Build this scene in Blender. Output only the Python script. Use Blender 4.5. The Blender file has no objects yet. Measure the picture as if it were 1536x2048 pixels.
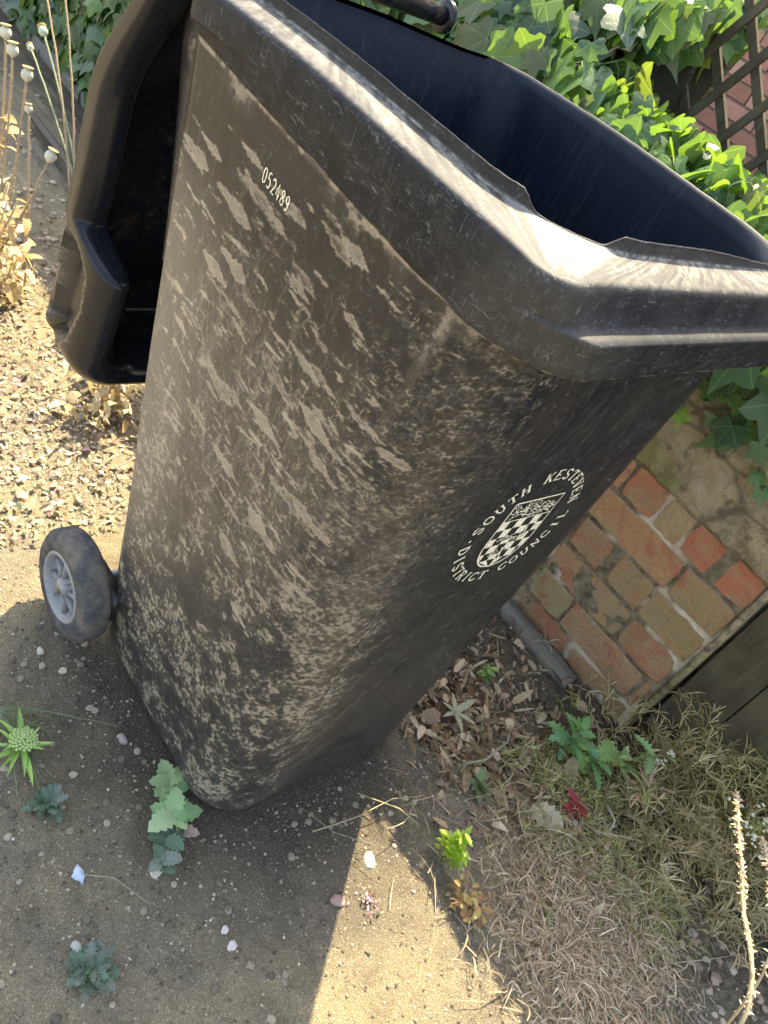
import bpy, math, random
import numpy as np
from mathutils import Vector, Matrix
rnd = random.Random(7)
rng = np.random.default_rng(11)
S = bpy.context.scene
COL = S.collection

# ------------------------------------------------------------ camera
cam_d = bpy.data.cameras.new('camera')
cam = bpy.data.objects.new('camera', cam_d)
COL.objects.link(cam)
Rv, Uv, Fv = (Vector((0.56126912, 0.72351633, 0.40187199)), Vector((-0.70053833, 0.15675243, 0.69618584)), Vector((-0.44070741, 0.67227434, -0.59483122)))
M = Matrix((Rv, Uv, -Fv)).transposed().to_4x4()
M.translation = Vector((0.90563939, -0.7913481, 1.22441556))
cam.matrix_world = M
cam_d.sensor_fit = 'HORIZONTAL'; cam_d.sensor_width = 36; cam_d.lens = 1617.8*36/1536
cam_d.clip_start = 0.02; cam_d.clip_end = 500
cam_d.dof.use_dof = True; cam_d.dof.focus_distance = 1.05; cam_d.dof.aperture_fstop = 28
S.camera = cam

# ------------------------------------------------------------ light
SUN_EL = math.radians(53); AZ_TRAVEL = math.radians(-55)
sd = Vector((math.cos(AZ_TRAVEL)*math.cos(SUN_EL), math.sin(AZ_TRAVEL)*math.cos(SUN_EL), -math.sin(SUN_EL)))
sun_d = bpy.data.lights.new('sun', 'SUN'); sun_d.energy = 4.1; sun_d.angle = math.radians(.55); sun_d.color = (1.0, .86, .58)
sun = bpy.data.objects.new('sun', sun_d); COL.objects.link(sun)
sun.rotation_euler = sd.to_track_quat('-Z', 'Y').to_euler()
W = bpy.data.worlds.new('World'); S.world = W; W.use_nodes = True
wn = W.node_tree.nodes; bg = wn['Background']
sky = wn.new('ShaderNodeTexSky'); sky.sky_type = 'NISHITA'; sky.sun_disc = False
sky.sun_elevation = SUN_EL
sdir = -sd
sky.sun_rotation = math.atan2(sdir.x, sdir.y)
sky.air_density = 1.0; sky.dust_density = 2.5; sky.ozone_density = .8
hs = wn.new('ShaderNodeHueSaturation'); hs.inputs['Saturation'].default_value = .72; W.node_tree.links.new(sky.outputs[0], hs.inputs['Color']); W.node_tree.links.new(hs.outputs[0], bg.inputs[0]); bg.inputs[1].default_value = 0.15
S.view_settings.view_transform = 'Standard'; S.view_settings.look = 'None'
S.view_settings.exposure = 2.2; S.view_settings.gamma = 1.0
S.render.engine = 'CYCLES'

# ------------------------------------------------------------ helpers
def link(name, me, mats=(), parent=None):
    o = bpy.data.objects.new(name, me); COL.objects.link(o)
    for m in (mats if isinstance(mats, (list, tuple)) else [mats]):
        me.materials.append(m)
    if parent is not None: o.parent = parent
    return o
def tag(o, label=None, cat=None, group=None, kind=None):
    if label: o['label'] = label
    if cat: o['category'] = cat
    if group: o['group'] = group
    if kind: o['kind'] = kind
    return o
def empty(name, loc, label, cat, group=None):
    o = bpy.data.objects.new(name, None); COL.objects.link(o); o.location = loc
    o.empty_display_size = .05
    return tag(o, label, cat, group)

def jc(c, r, a, b):
    f = r.uniform(a, b); return [q*f*r.uniform(.96, 1.04) for q in c]

class MB:
    def __init__(s): s.v = []; s.f = []; s.c = []; s.k = []; s.mi = []
    def add(s, vs, fs, col=(1, 1, 1), ks=None, mi=0):
        b = len(s.v); s.v.extend([tuple(v) for v in vs]); s.f.extend([tuple(b+i for i in f) for f in fs])
        if len(col) == len(vs) and len(vs) != 3 and hasattr(col[0], '__len__'): s.c.extend([tuple(c) for c in col])
        else: s.c.extend([tuple(col)]*len(vs))
        s.k.extend(ks if ks is not None else [0.0]*len(vs)); s.mi.extend([mi]*len(fs))
    def tube(s, pts, r, n=6, col=(1, 1, 1), cap=True, k=0.0):
        pts = [Vector(p) for p in pts]; m = len(pts)
        rs = r if hasattr(r, '__len__') else [r]*m
        vs = []; up = Vector((.13, .27, .95))
        for i, p in enumerate(pts):
            d = (pts[min(i+1, m-1)]-pts[max(i-1, 0)])
            if d.length < 1e-9: d = Vector((0, 0, 1))
            d.normalize(); a = d.cross(up)
            if a.length < .05: a = d.cross(Vector((1, 0, 0)))
            a.normalize(); b = d.cross(a)
            for j in range(n):
                t = 2*math.pi*j/n; vs.append(p+(a*math.cos(t)+b*math.sin(t))*rs[i])
        fs = [(i*n+j, i*n+(j+1) % n, (i+1)*n+(j+1) % n, (i+1)*n+j) for i in range(m-1) for j in range(n)]
        if cap: fs += [tuple(range(n))[::-1], tuple((m-1)*n+j for j in range(n))]
        s.add(vs, fs, col, [k]*len(vs))
    def ribbon(s, pts, w, side, col=(1, 1, 1), k=0.0):
        pts = [Vector(p) for p in pts]; m = len(pts); side = Vector(side)
        vs = []
        for i, p in enumerate(pts):
            ww = w[i] if hasattr(w, '__len__') else w
            vs += [p-side*ww, p+side*ww]
        s.add(vs, [(2*i, 2*i+1, 2*i+3, 2*i+2) for i in range(m-1)], col, [k]*len(vs))
    def lathe(s, prof, origin, axis, n=24, col=(1, 1, 1)):
        axis = Vector(axis).normalized(); a = axis.cross(Vector((.3, .1, .9)))
        a.normalize(); b = axis.cross(a); o = Vector(origin); vs = []
        for (h, r) in prof:
            for j in range(n):
                t = 2*math.pi*j/n; vs.append(o+axis*h+(a*math.cos(t)+b*math.sin(t))*r)
        m = len(prof)
        s.add(vs, [(i*n+j, i*n+(j+1) % n, (i+1)*n+(j+1) % n, (i+1)*n+j) for i in range(m-1) for j in range(n)], col)
    def box(s, c, h, rot=None, col=(1, 1, 1), jit=0):
        vs = []
        for x in (-1, 1):
            for y in (-1, 1):
                for z in (-1, 1):
                    v = Vector((x*h[0], y*h[1], z*h[2]))
                    if jit: v += Vector([rnd.uniform(-jit, jit) for _ in range(3)])
                    if rot is not None: v = rot @ v
                    vs.append(v+Vector(c))
        s.add(vs, [(0, 1, 3, 2), (4, 6, 7, 5), (0, 4, 5, 1), (2, 3, 7, 6), (0, 2, 6, 4), (1, 5, 7, 3)], col)
    def build(s, name, mat, parent=None, smooth=True):
        me = bpy.data.meshes.new(name); me.from_pydata(s.v, [], s.f)
        ca = me.attributes.new('tint', 'FLOAT_COLOR', 'POINT')
        arr = np.ones((len(s.v), 4), np.float32); arr[:, :3] = np.array(s.c, np.float32).reshape(-1, 3)
        ca.data.foreach_set('color', arr.ravel())
        ka = me.attributes.new('vein', 'FLOAT', 'POINT'); ka.data.foreach_set('value', np.array(s.k, np.float32))
        me.polygons.foreach_set('use_smooth', [smooth]*len(me.polygons))
        me.polygons.foreach_set('material_index', s.mi)
        me.update()
        return link(name, me, mat, parent)

def grid_mesh(name, V, closed_u, mat, parent=None, attrs=None, flip=False, smooth=True):
    """V: (rows, cols, 3) array"""
    R_, C_ = V.shape[:2]
    me = bpy.data.meshes.new(name)
    me.vertices.add(R_*C_); me.vertices.foreach_set('co', V.reshape(-1).astype(np.float32))
    cc = C_ if closed_u else C_-1
    i = np.arange(R_-1)[:, None]; j = np.arange(cc)[None, :]; j2 = (j+1) % C_
    q = np.stack([i*C_+j, i*C_+j2, (i+1)*C_+j2, (i+1)*C_+j], -1).reshape(-1, 4)
    if flip: q = q[:, ::-1]
    nf = len(q); me.loops.add(nf*4); me.loops.foreach_set('vertex_index', q.reshape(-1).astype(np.int32))
    me.polygons.add(nf); me.polygons.foreach_set('loop_start', np.arange(0, nf*4, 4, dtype=np.int32))
    try: me.polygons.foreach_set('loop_total', np.full(nf, 4, np.int32))
    except Exception: pass
    me.polygons.foreach_set('use_smooth', np.full(nf, smooth))
    me.update(calc_edges=True); me.validate()
    for n, a in (attrs or {}).items():
        at = me.attributes.new(n, 'FLOAT', 'POINT'); at.data.foreach_set('value', a.reshape(-1).astype(np.float32))
    return link(name, me, mat, parent)

def vnoise(shape, cells, seed=0, octaves=1, pers=.5):
    r = np.random.default_rng(seed); out = np.zeros(shape); amp = 1; tot = 0
    for o in range(octaves):
        cy, cx = max(2, int(cells[0]*2**o)), max(2, int(cells[1]*2**o))
        g = r.random((cy+2, cx+2))
        y = np.linspace(0, cy, shape[0]); x = np.linspace(0, cx, shape[1])
        yi = np.minimum(y.astype(int), cy); xi = np.minimum(x.astype(int), cx); fy = y-yi; fx = x-xi
        fy = (fy*fy*(3-2*fy))[:, None]; fx = (fx*fx*(3-2*fx))[None, :]
        a = g[np.ix_(yi, xi)]; b = g[np.ix_(yi, xi+1)]; c = g[np.ix_(yi+1, xi)]; d = g[np.ix_(yi+1, xi+1)]
        out += amp*((a*(1-fx)+b*fx)*(1-fy)+(c*(1-fx)+d*fx)*fy); tot += amp; amp *= pers
    return out/tot
def sstep(a, b, x):
    t = np.clip((x-a)/(b-a), 0, 1); return t*t*(3-2*t)

# ------------------------------------------------------------ material helpers
class NM:
    def __init__(s, name):
        s.m = bpy.data.materials.new(name); s.m.use_nodes = True; s.t = s.m.node_tree; s.n = s.t.nodes
        s.b = s.n['Principled BSDF']; s.out = s.n['Material Output']
    def new(s, typ, **kw):
        n = s.n.new(typ)
        for k, v in kw.items(): setattr(n, k, v)
        return n
    def l(s, a, b): s.t.links.new(a, b)
    def setin(s, node, key, v):
        if v is None: return
        if hasattr(v, 'is_output') or isinstance(v, bpy.types.NodeSocket): s.l(v, node.inputs[key])
        else: node.inputs[key].default_value = v
    def coord(s, scale=(1, 1, 1), rot=(0, 0, 0)):
        tc = s.new('ShaderNodeTexCoord'); mp = s.new('ShaderNodeMapping'); s.l(tc.outputs['Object'], mp.inputs[0])
        mp.inputs['Scale'].default_value = scale; mp.inputs['Rotation'].default_value = rot
        return mp.outputs[0]
    def noise(s, vec, scale, detail=4, rough=.6, dist=0):
        n = s.new('ShaderNodeTexNoise'); s.l(vec, n.inputs['Vector']); n.inputs['Scale'].default_value = scale
        n.inputs['Detail'].default_value = detail; n.inputs['Roughness'].default_value = rough; n.inputs['Distortion'].default_value = dist
        return n.outputs['Fac']
    def vor(s, vec, scale, feature='F1', out='Distance', rand=1):
        n = s.new('ShaderNodeTexVoronoi', feature=feature); s.l(vec, n.inputs['Vector']); n.inputs['Scale'].default_value = scale
        n.inputs['Randomness'].default_value = rand
        return n.outputs[out]
    def ramp(s, fac, stops, interp='LINEAR'):
        n = s.new('ShaderNodeValToRGB'); s.l(fac, n.inputs[0]); e = n.color_ramp.elements; n.color_ramp.interpolation = interp
        while len(e) < len(stops): e.new(.5)
        for el, (p, c) in zip(e, stops):
            el.position = p; el.color = (c, c, c, 1) if not hasattr(c, '__len__') else (*c, 1)
        return n.outputs[0]
    def mix(s, fac, a, b, blend='MIX'):
        n = s.new('ShaderNodeMix', data_type='RGBA', blend_type=blend)
        for key, v in ((0, fac), (6, a), (7, b)):
            if isinstance(v, bpy.types.NodeSocket): s.l(v, n.inputs[key])
            elif key == 0: n.inputs[0].default_value = v
            else: n.inputs[key].default_value = (*v, 1) if len(v) == 3 else v
        return n.outputs[2]
    def math(s, op, a, b=0.0, clamp=False):
        n = s.new('ShaderNodeMath', operation=op, use_clamp=clamp)
        for i, v in enumerate((a, b)):
            if isinstance(v, bpy.types.NodeSocket): s.l(v, n.inputs[i])
            else: n.inputs[i].default_value = v
        return n.outputs[0]
    def attr(s, name, out='Fac'):
        n = s.new('ShaderNodeAttribute', attribute_name=name); return n.outputs[out]
    def bump(s, h, dist=.002, strength=.6, normal=None):
        n = s.new('ShaderNodeBump'); s.l(h, n.inputs['Height']); n.inputs['Distance'].default_value = dist; n.inputs['Strength'].default_value = strength
        if normal is not None: s.l(normal, n.inputs['Normal'])
        return n.outputs[0]
    def fin(s, col=None, rough=None, normal=None, spec=None):
        if col is not None:
            if isinstance(col, bpy.types.NodeSocket): s.l(col, s.b.inputs['Base Color'])
            else: s.b.inputs['Base Color'].default_value = (*col, 1)
        if rough is not None: s.setin(s.b, 'Roughness', rough)
        if normal is not None: s.l(normal, s.b.inputs['Normal'])
        if spec is not None: s.setin(s.b, 'Specular IOR Level', spec)
        return s.m

TAN = (.40, .315, .19)
def mat_plastic(name, film_sheen=.12, spec=.29, seed=0.0, attr=True, base=(.0062, .0076, .0105), t0=(.38, .31, .21), t1=(.49, .415, .295), scratches=.5, rough=.3, grain=1.0):
    m = NM(name); v = m.coord()
    fine = m.noise(v, 900, 3, .7); mid = m.noise(v, 60, 5, .65); big = m.noise(v, 9, 3, .6)
    grit = m.ramp(fine, [(.38, 0.0), (.62, 1.0)])
    if attr:
        dust = m.attr('dust'); film_sheen_v = m.attr('film_sheen')
    else:
        dust = m.ramp(mid, [(.52, 0.0), (.75, .25)]); film_sheen_v = m.ramp(big, [(.3, film_sheen*.6), (.7, film_sheen*1.5)])
    vs_ = m.coord((.55, .8, 1)); nf = m.noise(vs_, 230, 5, .72)
    isl = m.ramp(m.math('ADD', dust, m.math('MULTIPLY', m.math('SUBTRACT', nf, .5), 1.15)), [(.20, 0.0), (.46, 1.0)])
    d = m.math('MULTIPLY', isl, m.math('ADD', m.math('MULTIPLY', dust, .62), .20))
    d = m.math('MULTIPLY', m.math('MULTIPLY', d, m.ramp(dust, [(.02, 0.0), (.12, 1.0)])), m.math('ADD', m.math('MULTIPLY', grit, .55*grain), 1-.35*grain))
    d = m.math('MAXIMUM', m.math('MULTIPLY', d, .88), m.math('MULTIPLY', dust, .34))
    f2 = m.math('MULTIPLY', film_sheen_v, m.math('ADD', m.math('MULTIPLY', fine, .9), .55))
    # fine hair scratches, two directions
    sc = []
    for rot, sc_ in (((.3, .5, .2), (420, 40, 40)), ((.1, -.7, .9), (36, 400, 50)), ((.8, .2, .4), (50, 40, 430))):
        vv = m.coord(sc_, rot); nn = m.noise(vv, 1.6, 3, .6, 1.2); sc.append(m.ramp(nn, [(.60, 0.0), (.72, 1.0)]))
    scr = m.math('MAXIMUM', m.math('MAXIMUM', sc[0], sc[1]), sc[2])
    scr = m.math('MULTIPLY', scr, m.math('MULTIPLY', m.ramp(m.noise(v, 28, 5, .7), [(.38, .05), (.66, 1.0)]), scratches*.55))
    cloud = m.math('MULTIPLY', m.ramp(m.noise(v, 34, 6, .75), [(.42, 0.0), (.72, 1.0)]), .05*scratches)
    tot = m.math('ADD', m.math('ADD', d, f2, True), cloud, True)
    tint = m.mix(m.noise(v, 25, 3), t0, t1)
    c = m.mix(tot, base, tint)
    c = m.mix(scr, c, (.42, .43, .44))
    r = m.math('ADD', m.math('MULTIPLY', tot, .75), m.math('ADD', m.math('MULTIPLY', mid, .18), rough-.08), True)
    h = m.math('ADD', m.math('MULTIPLY', dust, .6), m.math('MULTIPLY', fine, .25))
    n = m.bump(h, .0007, .5)
    n = m.bump(m.noise(v, 14, 2, .5), .004, .25, n)
    return m.fin(c, r, n, spec)
def mat_leaf(name, trans=.31, rough=.44, spec=.4, vein=(.35, .5, .15), tcol=(.62, .95, .05), bumps=60):
    m = NM(name); t = m.attr('tint', 'Color'); v = m.coord()
    vn = m.math('POWER', m.attr('vein'), 22.0)
    c = m.mix(m.math('MULTIPLY', m.noise(v, 45, 4), .55), t, m.mix(.5, t, (.02, .035, .01)))
    c = m.mix(m.math('MULTIPLY', vn, .55), c, vein)
    nm = m.bump(m.noise(v, bumps, 4), .003, .4)
    m.fin(c, rough, nm, spec)
    tr = m.new('ShaderNodeBsdfTranslucent'); m.l(m.mix(1.0, c, (3.2, 3.2, 1.2), 'MULTIPLY'), tr.inputs[0])
    tc = m.mix(.55, m.mix(1.0, c, (4.5, 4.5, 1.6), 'MULTIPLY'), (tcol[0]*.5, tcol[1]*.5, tcol[2]*.5)); m.l(tc, tr.inputs[0])
    ms = m.new('ShaderNodeMixShader'); ms.inputs[0].default_value = trans
    m.l(m.b.outputs[0], ms.inputs[1]); m.l(tr.outputs[0], ms.inputs[2]); m.l(ms.outputs[0], m.out.inputs[0])
    return m.m
def mat_tint(name, rough=.8, noise=.5, scale=200, trans=0.0, bd=.001, spec=.25, dark=.45):
    m = NM(name); t = m.attr('tint', 'Color'); v = m.coord()
    nz = m.noise(v, scale, 4, .65)
    c = m.mix(m.math('MULTIPLY', m.ramp(nz, [(.35, 0.0), (.7, 1.0)]), noise), t, m.mix(1.0, t, (dark, dark, dark), 'MULTIPLY'))
    m.fin(c, rough, m.bump(nz, bd, .6), spec)
    if trans:
        tr = m.new('ShaderNodeBsdfTranslucent'); m.l(c, tr.inputs[0]); ms = m.new('ShaderNodeMixShader'); ms.inputs[0].default_value = trans
        m.l(m.b.outputs[0], ms.inputs[1]); m.l(tr.outputs[0], ms.inputs[2]); m.l(ms.outputs[0], m.out.inputs[0])
    return m.m

# ------------------------------------------------------------ ground (one sheet to the horizon)
def ground_axis(lo, hi, fine, far):
    a = list(np.arange(lo, hi, fine)); s = fine; x = hi
    while x < far: a.append(x); s *= 1.25; x += s
    a.append(far); s = fine; x = lo-fine
    b = []
    while x > -far: b.append(x); s *= 1.25; x -= s
    b.append(-far)
    return np.array(sorted(set(b+a)))
gx = ground_axis(-1.3, 1.45, .0065, 90); gy = ground_axis(-.75, .95, .0065, 90)
X, Y = np.meshgrid(gx, gy)
def fbm2(X, Y, s, seed):
    out = np.zeros_like(X); r = np.random.default_rng(seed)
    for i in range(14):
        a = r.uniform(0, 2*np.pi); f = s*r.uniform(.5, 2.2); out += np.sin((X*np.cos(a)+Y*np.sin(a))*f+r.uniform(0, 6.28)+1.3*np.sin((X*np.sin(a)-Y*np.cos(a))*f*.7+i))
    return out/14
Zg = fbm2(X, Y, 9, 1)*.006+fbm2(X, Y, 38, 2)*.003+fbm2(X, Y, 120, 3)*.0022
Zg += (rng.random(X.shape)-.5)*.0034+fbm2(X, Y, 300, 9)*.003
rough_area = np.clip(sstep(.1, -.5, X)+sstep(.25, .5, Y), 0, 1)
Zg += rough_area*(np.abs(fbm2(X, Y, 90, 4))*.022-.002)
# flat pad under the bin so that it neither floats nor sinks
pad = sstep(.5, .25, np.hypot((X-.33)/1.0, Y/1.0))
Zg = Zg*(1-.75*pad)-.004
near = (np.abs(X) < 2.5) & (np.abs(Y) < 2.5)
Zg = np.where(near, Zg, -.004)
def zg(x, y):
    i = int(np.argmin(np.abs(gx-x))); j = int(np.argmin(np.abs(gy-y))); return float(Zg[j, i])
m = NM('sandy_soil'); v = m.coord()
n1 = m.noise(v, 3.2, 5, .6); n2 = m.noise(v, 22, 8, .78); n3 = m.noise(v, 300, 4, .8); n4 = m.noise(v, 1100, 2, .7)
c = m.mix(m.ramp(n2, [(.38, 0.0), (.62, 1.0)]), (.37, .325, .245), (.56, .475, .33))
c = m.mix(m.ramp(n1, [(.40, 0.0), (.60, 1.0)]), c, m.mix(m.ramp(n2, [(.3, 0.0), (.7, 1.0)]), (.66, .54, .315), (.76, .64, .39)))
c = m.mix(m.ramp(n3, [(.40, 0.0), (.50, .8), (.60, 0.0)]), c, (.12, .095, .065))
c = m.mix(m.math('MULTIPLY', m.ramp(n3, [(.58, 0.0), (.66, 1.0)]), .9), c, (.78, .68, .48))
c = m.mix(m.ramp(n4, [(.25, .75), (.45, 0.0)]), c, (.07, .055, .04))
cells = m.vor(v, 150, 'F1', 'Color')
sp = m.ramp(m.vor(v, 150), [(.10, 1.0), (.17, 0.0)]); keep = m.ramp(cells, [(.0, 0.0), (.90, 1.0)], 'CONSTANT')
c = m.mix(m.math('MULTIPLY', sp, keep), c, (.72, .64, .52))
# soil darkens towards the bin and the wall, with extra dark patches near the bin
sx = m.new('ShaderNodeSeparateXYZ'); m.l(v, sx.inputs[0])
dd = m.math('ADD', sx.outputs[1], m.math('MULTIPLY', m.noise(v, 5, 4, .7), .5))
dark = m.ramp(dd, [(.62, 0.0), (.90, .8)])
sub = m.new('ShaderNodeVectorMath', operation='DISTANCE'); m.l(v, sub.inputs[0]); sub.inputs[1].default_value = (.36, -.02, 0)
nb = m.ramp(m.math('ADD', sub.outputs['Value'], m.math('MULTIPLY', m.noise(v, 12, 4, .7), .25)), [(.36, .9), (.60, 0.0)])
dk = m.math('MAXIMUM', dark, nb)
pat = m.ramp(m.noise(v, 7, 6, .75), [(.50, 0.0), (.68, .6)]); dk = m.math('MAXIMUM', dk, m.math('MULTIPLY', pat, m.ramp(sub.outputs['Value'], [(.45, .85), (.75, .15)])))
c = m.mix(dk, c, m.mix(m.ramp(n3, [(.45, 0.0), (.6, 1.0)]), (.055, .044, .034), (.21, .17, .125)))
hh = m.math('ADD', m.math('MULTIPLY', n3, 1.0), m.math('ADD', m.math('MULTIPLY', n4, .4), m.math('MULTIPLY', sp, .5)))
m.fin(c, .95, m.bump(hh, .010, 1.0), .12)
SOIL = m.m
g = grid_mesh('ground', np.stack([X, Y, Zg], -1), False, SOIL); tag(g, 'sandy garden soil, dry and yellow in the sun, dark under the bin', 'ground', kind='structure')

# ------------------------------------------------------------ wheelie bin
BIN = empty('wheelie_bin', (.33, 0, 0), 'large black wheelie bin caked with dried mud, its lid hanging open at the back', 'wheelie bin')
def P_(o):   # parent while keeping world coordinates of the mesh
    o.parent = BIN; o.matrix_parent_inverse = Matrix.Translation((-.33, 0, 0)); return o

def ring(x0, x1, w, rf, rb, cnt):
    nb, cb, ns, cf, nf, ns2 = cnt
    pts = []; seg = []
    def line(a, b, n, sname):
        for i in range(n): t = i/n; pts.append((a[0]+(b[0]-a[0])*t, a[1]+(b[1]-a[1])*t)); seg.append((sname, t))
    def arc(c, r, a0, a1, n, sname):
        for i in range(n):
            t = i/n; a = math.radians(a0+(a1-a0)*t); pts.append((c[0]+r*math.cos(a), c[1]+r*math.sin(a))); seg.append((sname, t))
    line((x0, 0), (x0, -w+rb), nb, 'b'); arc((x0+rb, -w+rb), rb, 180, 270, cb, 'cb')
    line((x0+rb, -w), (x1-rf, -w), ns, 's'); arc((x1-rf, -w+rf), rf, 270, 360, cf, 'cf')
    line((x1, -w+rf), (x1, w-rf), nf, 'f'); arc((x1-rf, w-rf), rf, 0, 90, 16, 'cf2')
    line((x1-rf, w), (x0+rb, w), ns2, 's2'); arc((x0+rb, w-rb), rb, 90, 180, 10, 'cb2')
    line((x0, w-rb), (x0, 0), nb, 'b2')
    return np.array(pts), seg
def lerp(a, b, t): return a+(b-a)*t
HB = 1.004
def dims(z):
    t = z/.976
    return lerp(.13, .045, t), lerp(.540, .578, t), lerp(.214, .2825, t), lerp(.075, .112, t), .035

CNT = (10, 6, 220, 100, 200, 24)
zs = np.concatenate([np.linspace(0, .03, 14)[:-1], np.arange(.03, HB, .0021), [HB]])
rows = []
_, SEG = ring(*dims(.5), CNT)
for z in zs:
    x0, x1, w, rf, rb = dims(z); e = 0 if z > .03 else .024*(1-math.sqrt(max(0, 1-((.03-z)/.03)**2)))
    p, _ = ring(x0+e, x1-e, w-e, rf-e*.5, max(rb-e*.5, .01), CNT); rows.append(np.column_stack([p, np.full(len(p), z)]))
V = np.array(rows)                       # rows x cols x 3
ref, _ = ring(*dims(.55), CNT)
d = np.hypot(*(np.roll(ref, -1, 0)-ref).T); sarc = np.concatenate([[0], np.cumsum(d)[:-1]])
i_side0 = next(i for i, q in enumerate(SEG) if q[0] == 's'); sarc = sarc-sarc[i_side0]   # 0 at the start of the flat side
nx = np.zeros_like(V); dV = np.roll(V, -1, 1)-np.roll(V, 1, 1); nn = np.stack([dV[..., 1], -dV[..., 0], 0*dV[..., 0]], -1); nn /= np.linalg.norm(nn, axis=-1, keepdims=True)+1e-9
Sg = np.broadcast_to(sarc[None, :], V.shape[:2]); Zz = V[..., 2]
i_cf = next(i for i, q in enumerate(SEG) if q[0] == 'cf'); i_f = next(i for i, q in enumerate(SEG) if q[0] == 'f')
s_cf = sarc[i_cf]; s_f = sarc[i_f]; s_end = sarc[next(i for i, q in enumerate(SEG) if q[0] == 'cf2')]
# front column stands proud just under the rim, with a sharp step on the side
notch = s_cf+.045-.35*(.97-Zz)*.25
bumpo = .013*sstep(notch, notch+.016, Sg)*sstep(.70, .93, Zz)*(1-sstep(s_f-.005, s_f+.09, Sg))
low = (vnoise(V.shape[:2], (5, 9), 3, 2)-.5)*.0035
panel = .0022*np.sin(np.clip(Sg/s_cf, 0, 1)*np.pi)*np.sin(Zz/.98*np.pi)
# soft creases low on the front
cr = np.zeros_like(Zz)
for (sa, za, sb_, zb, wd, am) in ((s_f+.02, .16, s_f+.17, .44, .007, .0045), (s_f+.01, .30, s_f+.12, .50, .006, .003), (s_f+.0, .10, s_f+.2, .24, .012, .004)):
    dx, dz = sb_-sa, zb-za; L2 = dx*dx+dz*dz; tt = np.clip(((Sg-sa)*dx+(Zz-za)*dz)/L2, 0, 1)
    dist = np.hypot(Sg-sa-tt*dx, Zz-za-tt*dz); cr -= am*np.exp(-(dist/wd)**2)*np.sin(tt*np.pi)
V = V+nn*(bumpo+low+panel+cr)[..., None]

# ---- dried mud mask, drawn on a 1 mm raster of the unrolled side (s, z)
RW, RH, RES = 1300, 1000, 1000.0; S0 = -.05
D = np.zeros((RH, RW), np.float32)
def blob(s, z, L, H, ang, val, sharp=.0):
    pad_ = int((L+H)*RES*.7)+3; cx = (s-S0)*RES; cy = z*RES
    x0 = max(0, int(cx-pad_)); x1 = min(RW, int(cx+pad_)); y0 = max(0, int(cy-pad_)); y1 = min(RH, int(cy+pad_))
    if x1 <= x0 or y1 <= y0: return
    yy, xx = np.mgrid[y0:y1, x0:x1]; dx = (xx-cx)/RES; dy = (yy-cy)/RES
    a = (dx*math.cos(ang)+dy*math.sin(ang)); b = (-dx*math.sin(ang)+dy*math.cos(ang))
    t = a/L+.5                                   # 0 pointed tip, 1 blunt end
    ph = s*913+z*577
    b = b+.0005*np.sin(a*200+ph)+.0004*np.sin(a*600+ph*2)
    pk = .50+.18*math.sin(ph); tt_ = np.clip(np.where(t < pk, t/pk, (1-t)/(1-pk)), 0, 1)
    wid = H*.5*np.sin(tt_*math.pi/2)**(.68+.22*math.sin(ph*1.7))*(1+.22*np.sin(t*9+ph)+.10*np.sin(t*31+ph*3))
    sd_ = wid-np.abs(b); inside = (t > 0) & (t < 1)
    mk = np.where(inside, np.clip(sd_*RES*.9, 0, 1), 0)
    edge = np.where(inside, np.exp(-((sd_*RES-1.2)/1.1)**2), 0)
    D[y0:y1, x0:x1] = np.maximum(D[y0:y1, x0:x1], mk*val+edge*.42*mk)
def drip(s, z, length, w, val):
    y = z; x = s; wob = 0
    n = int(length*RES/1.0)
    for i in range(n):
        t = i/n; y -= .001; wob = wob*.94+rnd.uniform(-.00028, .00028); x += wob
        if rnd.random() < .01: x += rnd.choice((-.003, .003))
        ww = w*(.65+.35*math.sin(i*.09+s*50))*(1 if t < .93 else 1.5)
        cx = (x-S0)*RES; cy = int(y*RES)
        if cy < 0 or cy >= RH: break
        for k in range(int(cx-ww*RES-1), int(cx+ww*RES+2)):
            if 0 <= k < RW:
                q = abs(k-cx)/(ww*RES); val_ = (val*.35 if q < .55 else val) if q < 1 else 0
                D[cy, k] = max(D[cy, k], val_)
def wander(s, z, n, val, step=.0012, curl=.35):
    a = rnd.uniform(0, 6.28); w = rnd.uniform(-curl, curl)
    for i in range(n):
        w = w*.9+rnd.uniform(-curl, curl)*.35; a += w; s += math.cos(a)*step; z += math.sin(a)*step*.8
        x, y = int((s-S0)*RES), int(z*RES)
        if 0 <= x < RW and 0 <= y < RH: D[y, x] = max(D[y, x], val)
# upper and middle side: dense field of smeared droplets
for _ in range(900):
    s = rnd.uniform(-.03, s_cf+.05); z = rnd.uniform(.42, .955)
    dens = (1 if z < .88 else .33)*(1 if z > .5 else .6)
    if s < .06 and z < .8: dens *= .45
    if rnd.random() > dens: continue
    L = min(.075, max(.007, rnd.lognormvariate(math.log(.017), .55))); H = L*rnd.uniform(.07, .22)+.0008
    blob(s, z, L, H, math.radians(rnd.gauss(-7, 7)), rnd.choice((rnd.uniform(.15, .4), rnd.uniform(.35, .75))))
    if L > .022 and rnd.random() < .8: drip(s+L*.35, z-H*.3, rnd.uniform(.02, .12), rnd.uniform(.0008, .0018), rnd.uniform(.3, .55))
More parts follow.
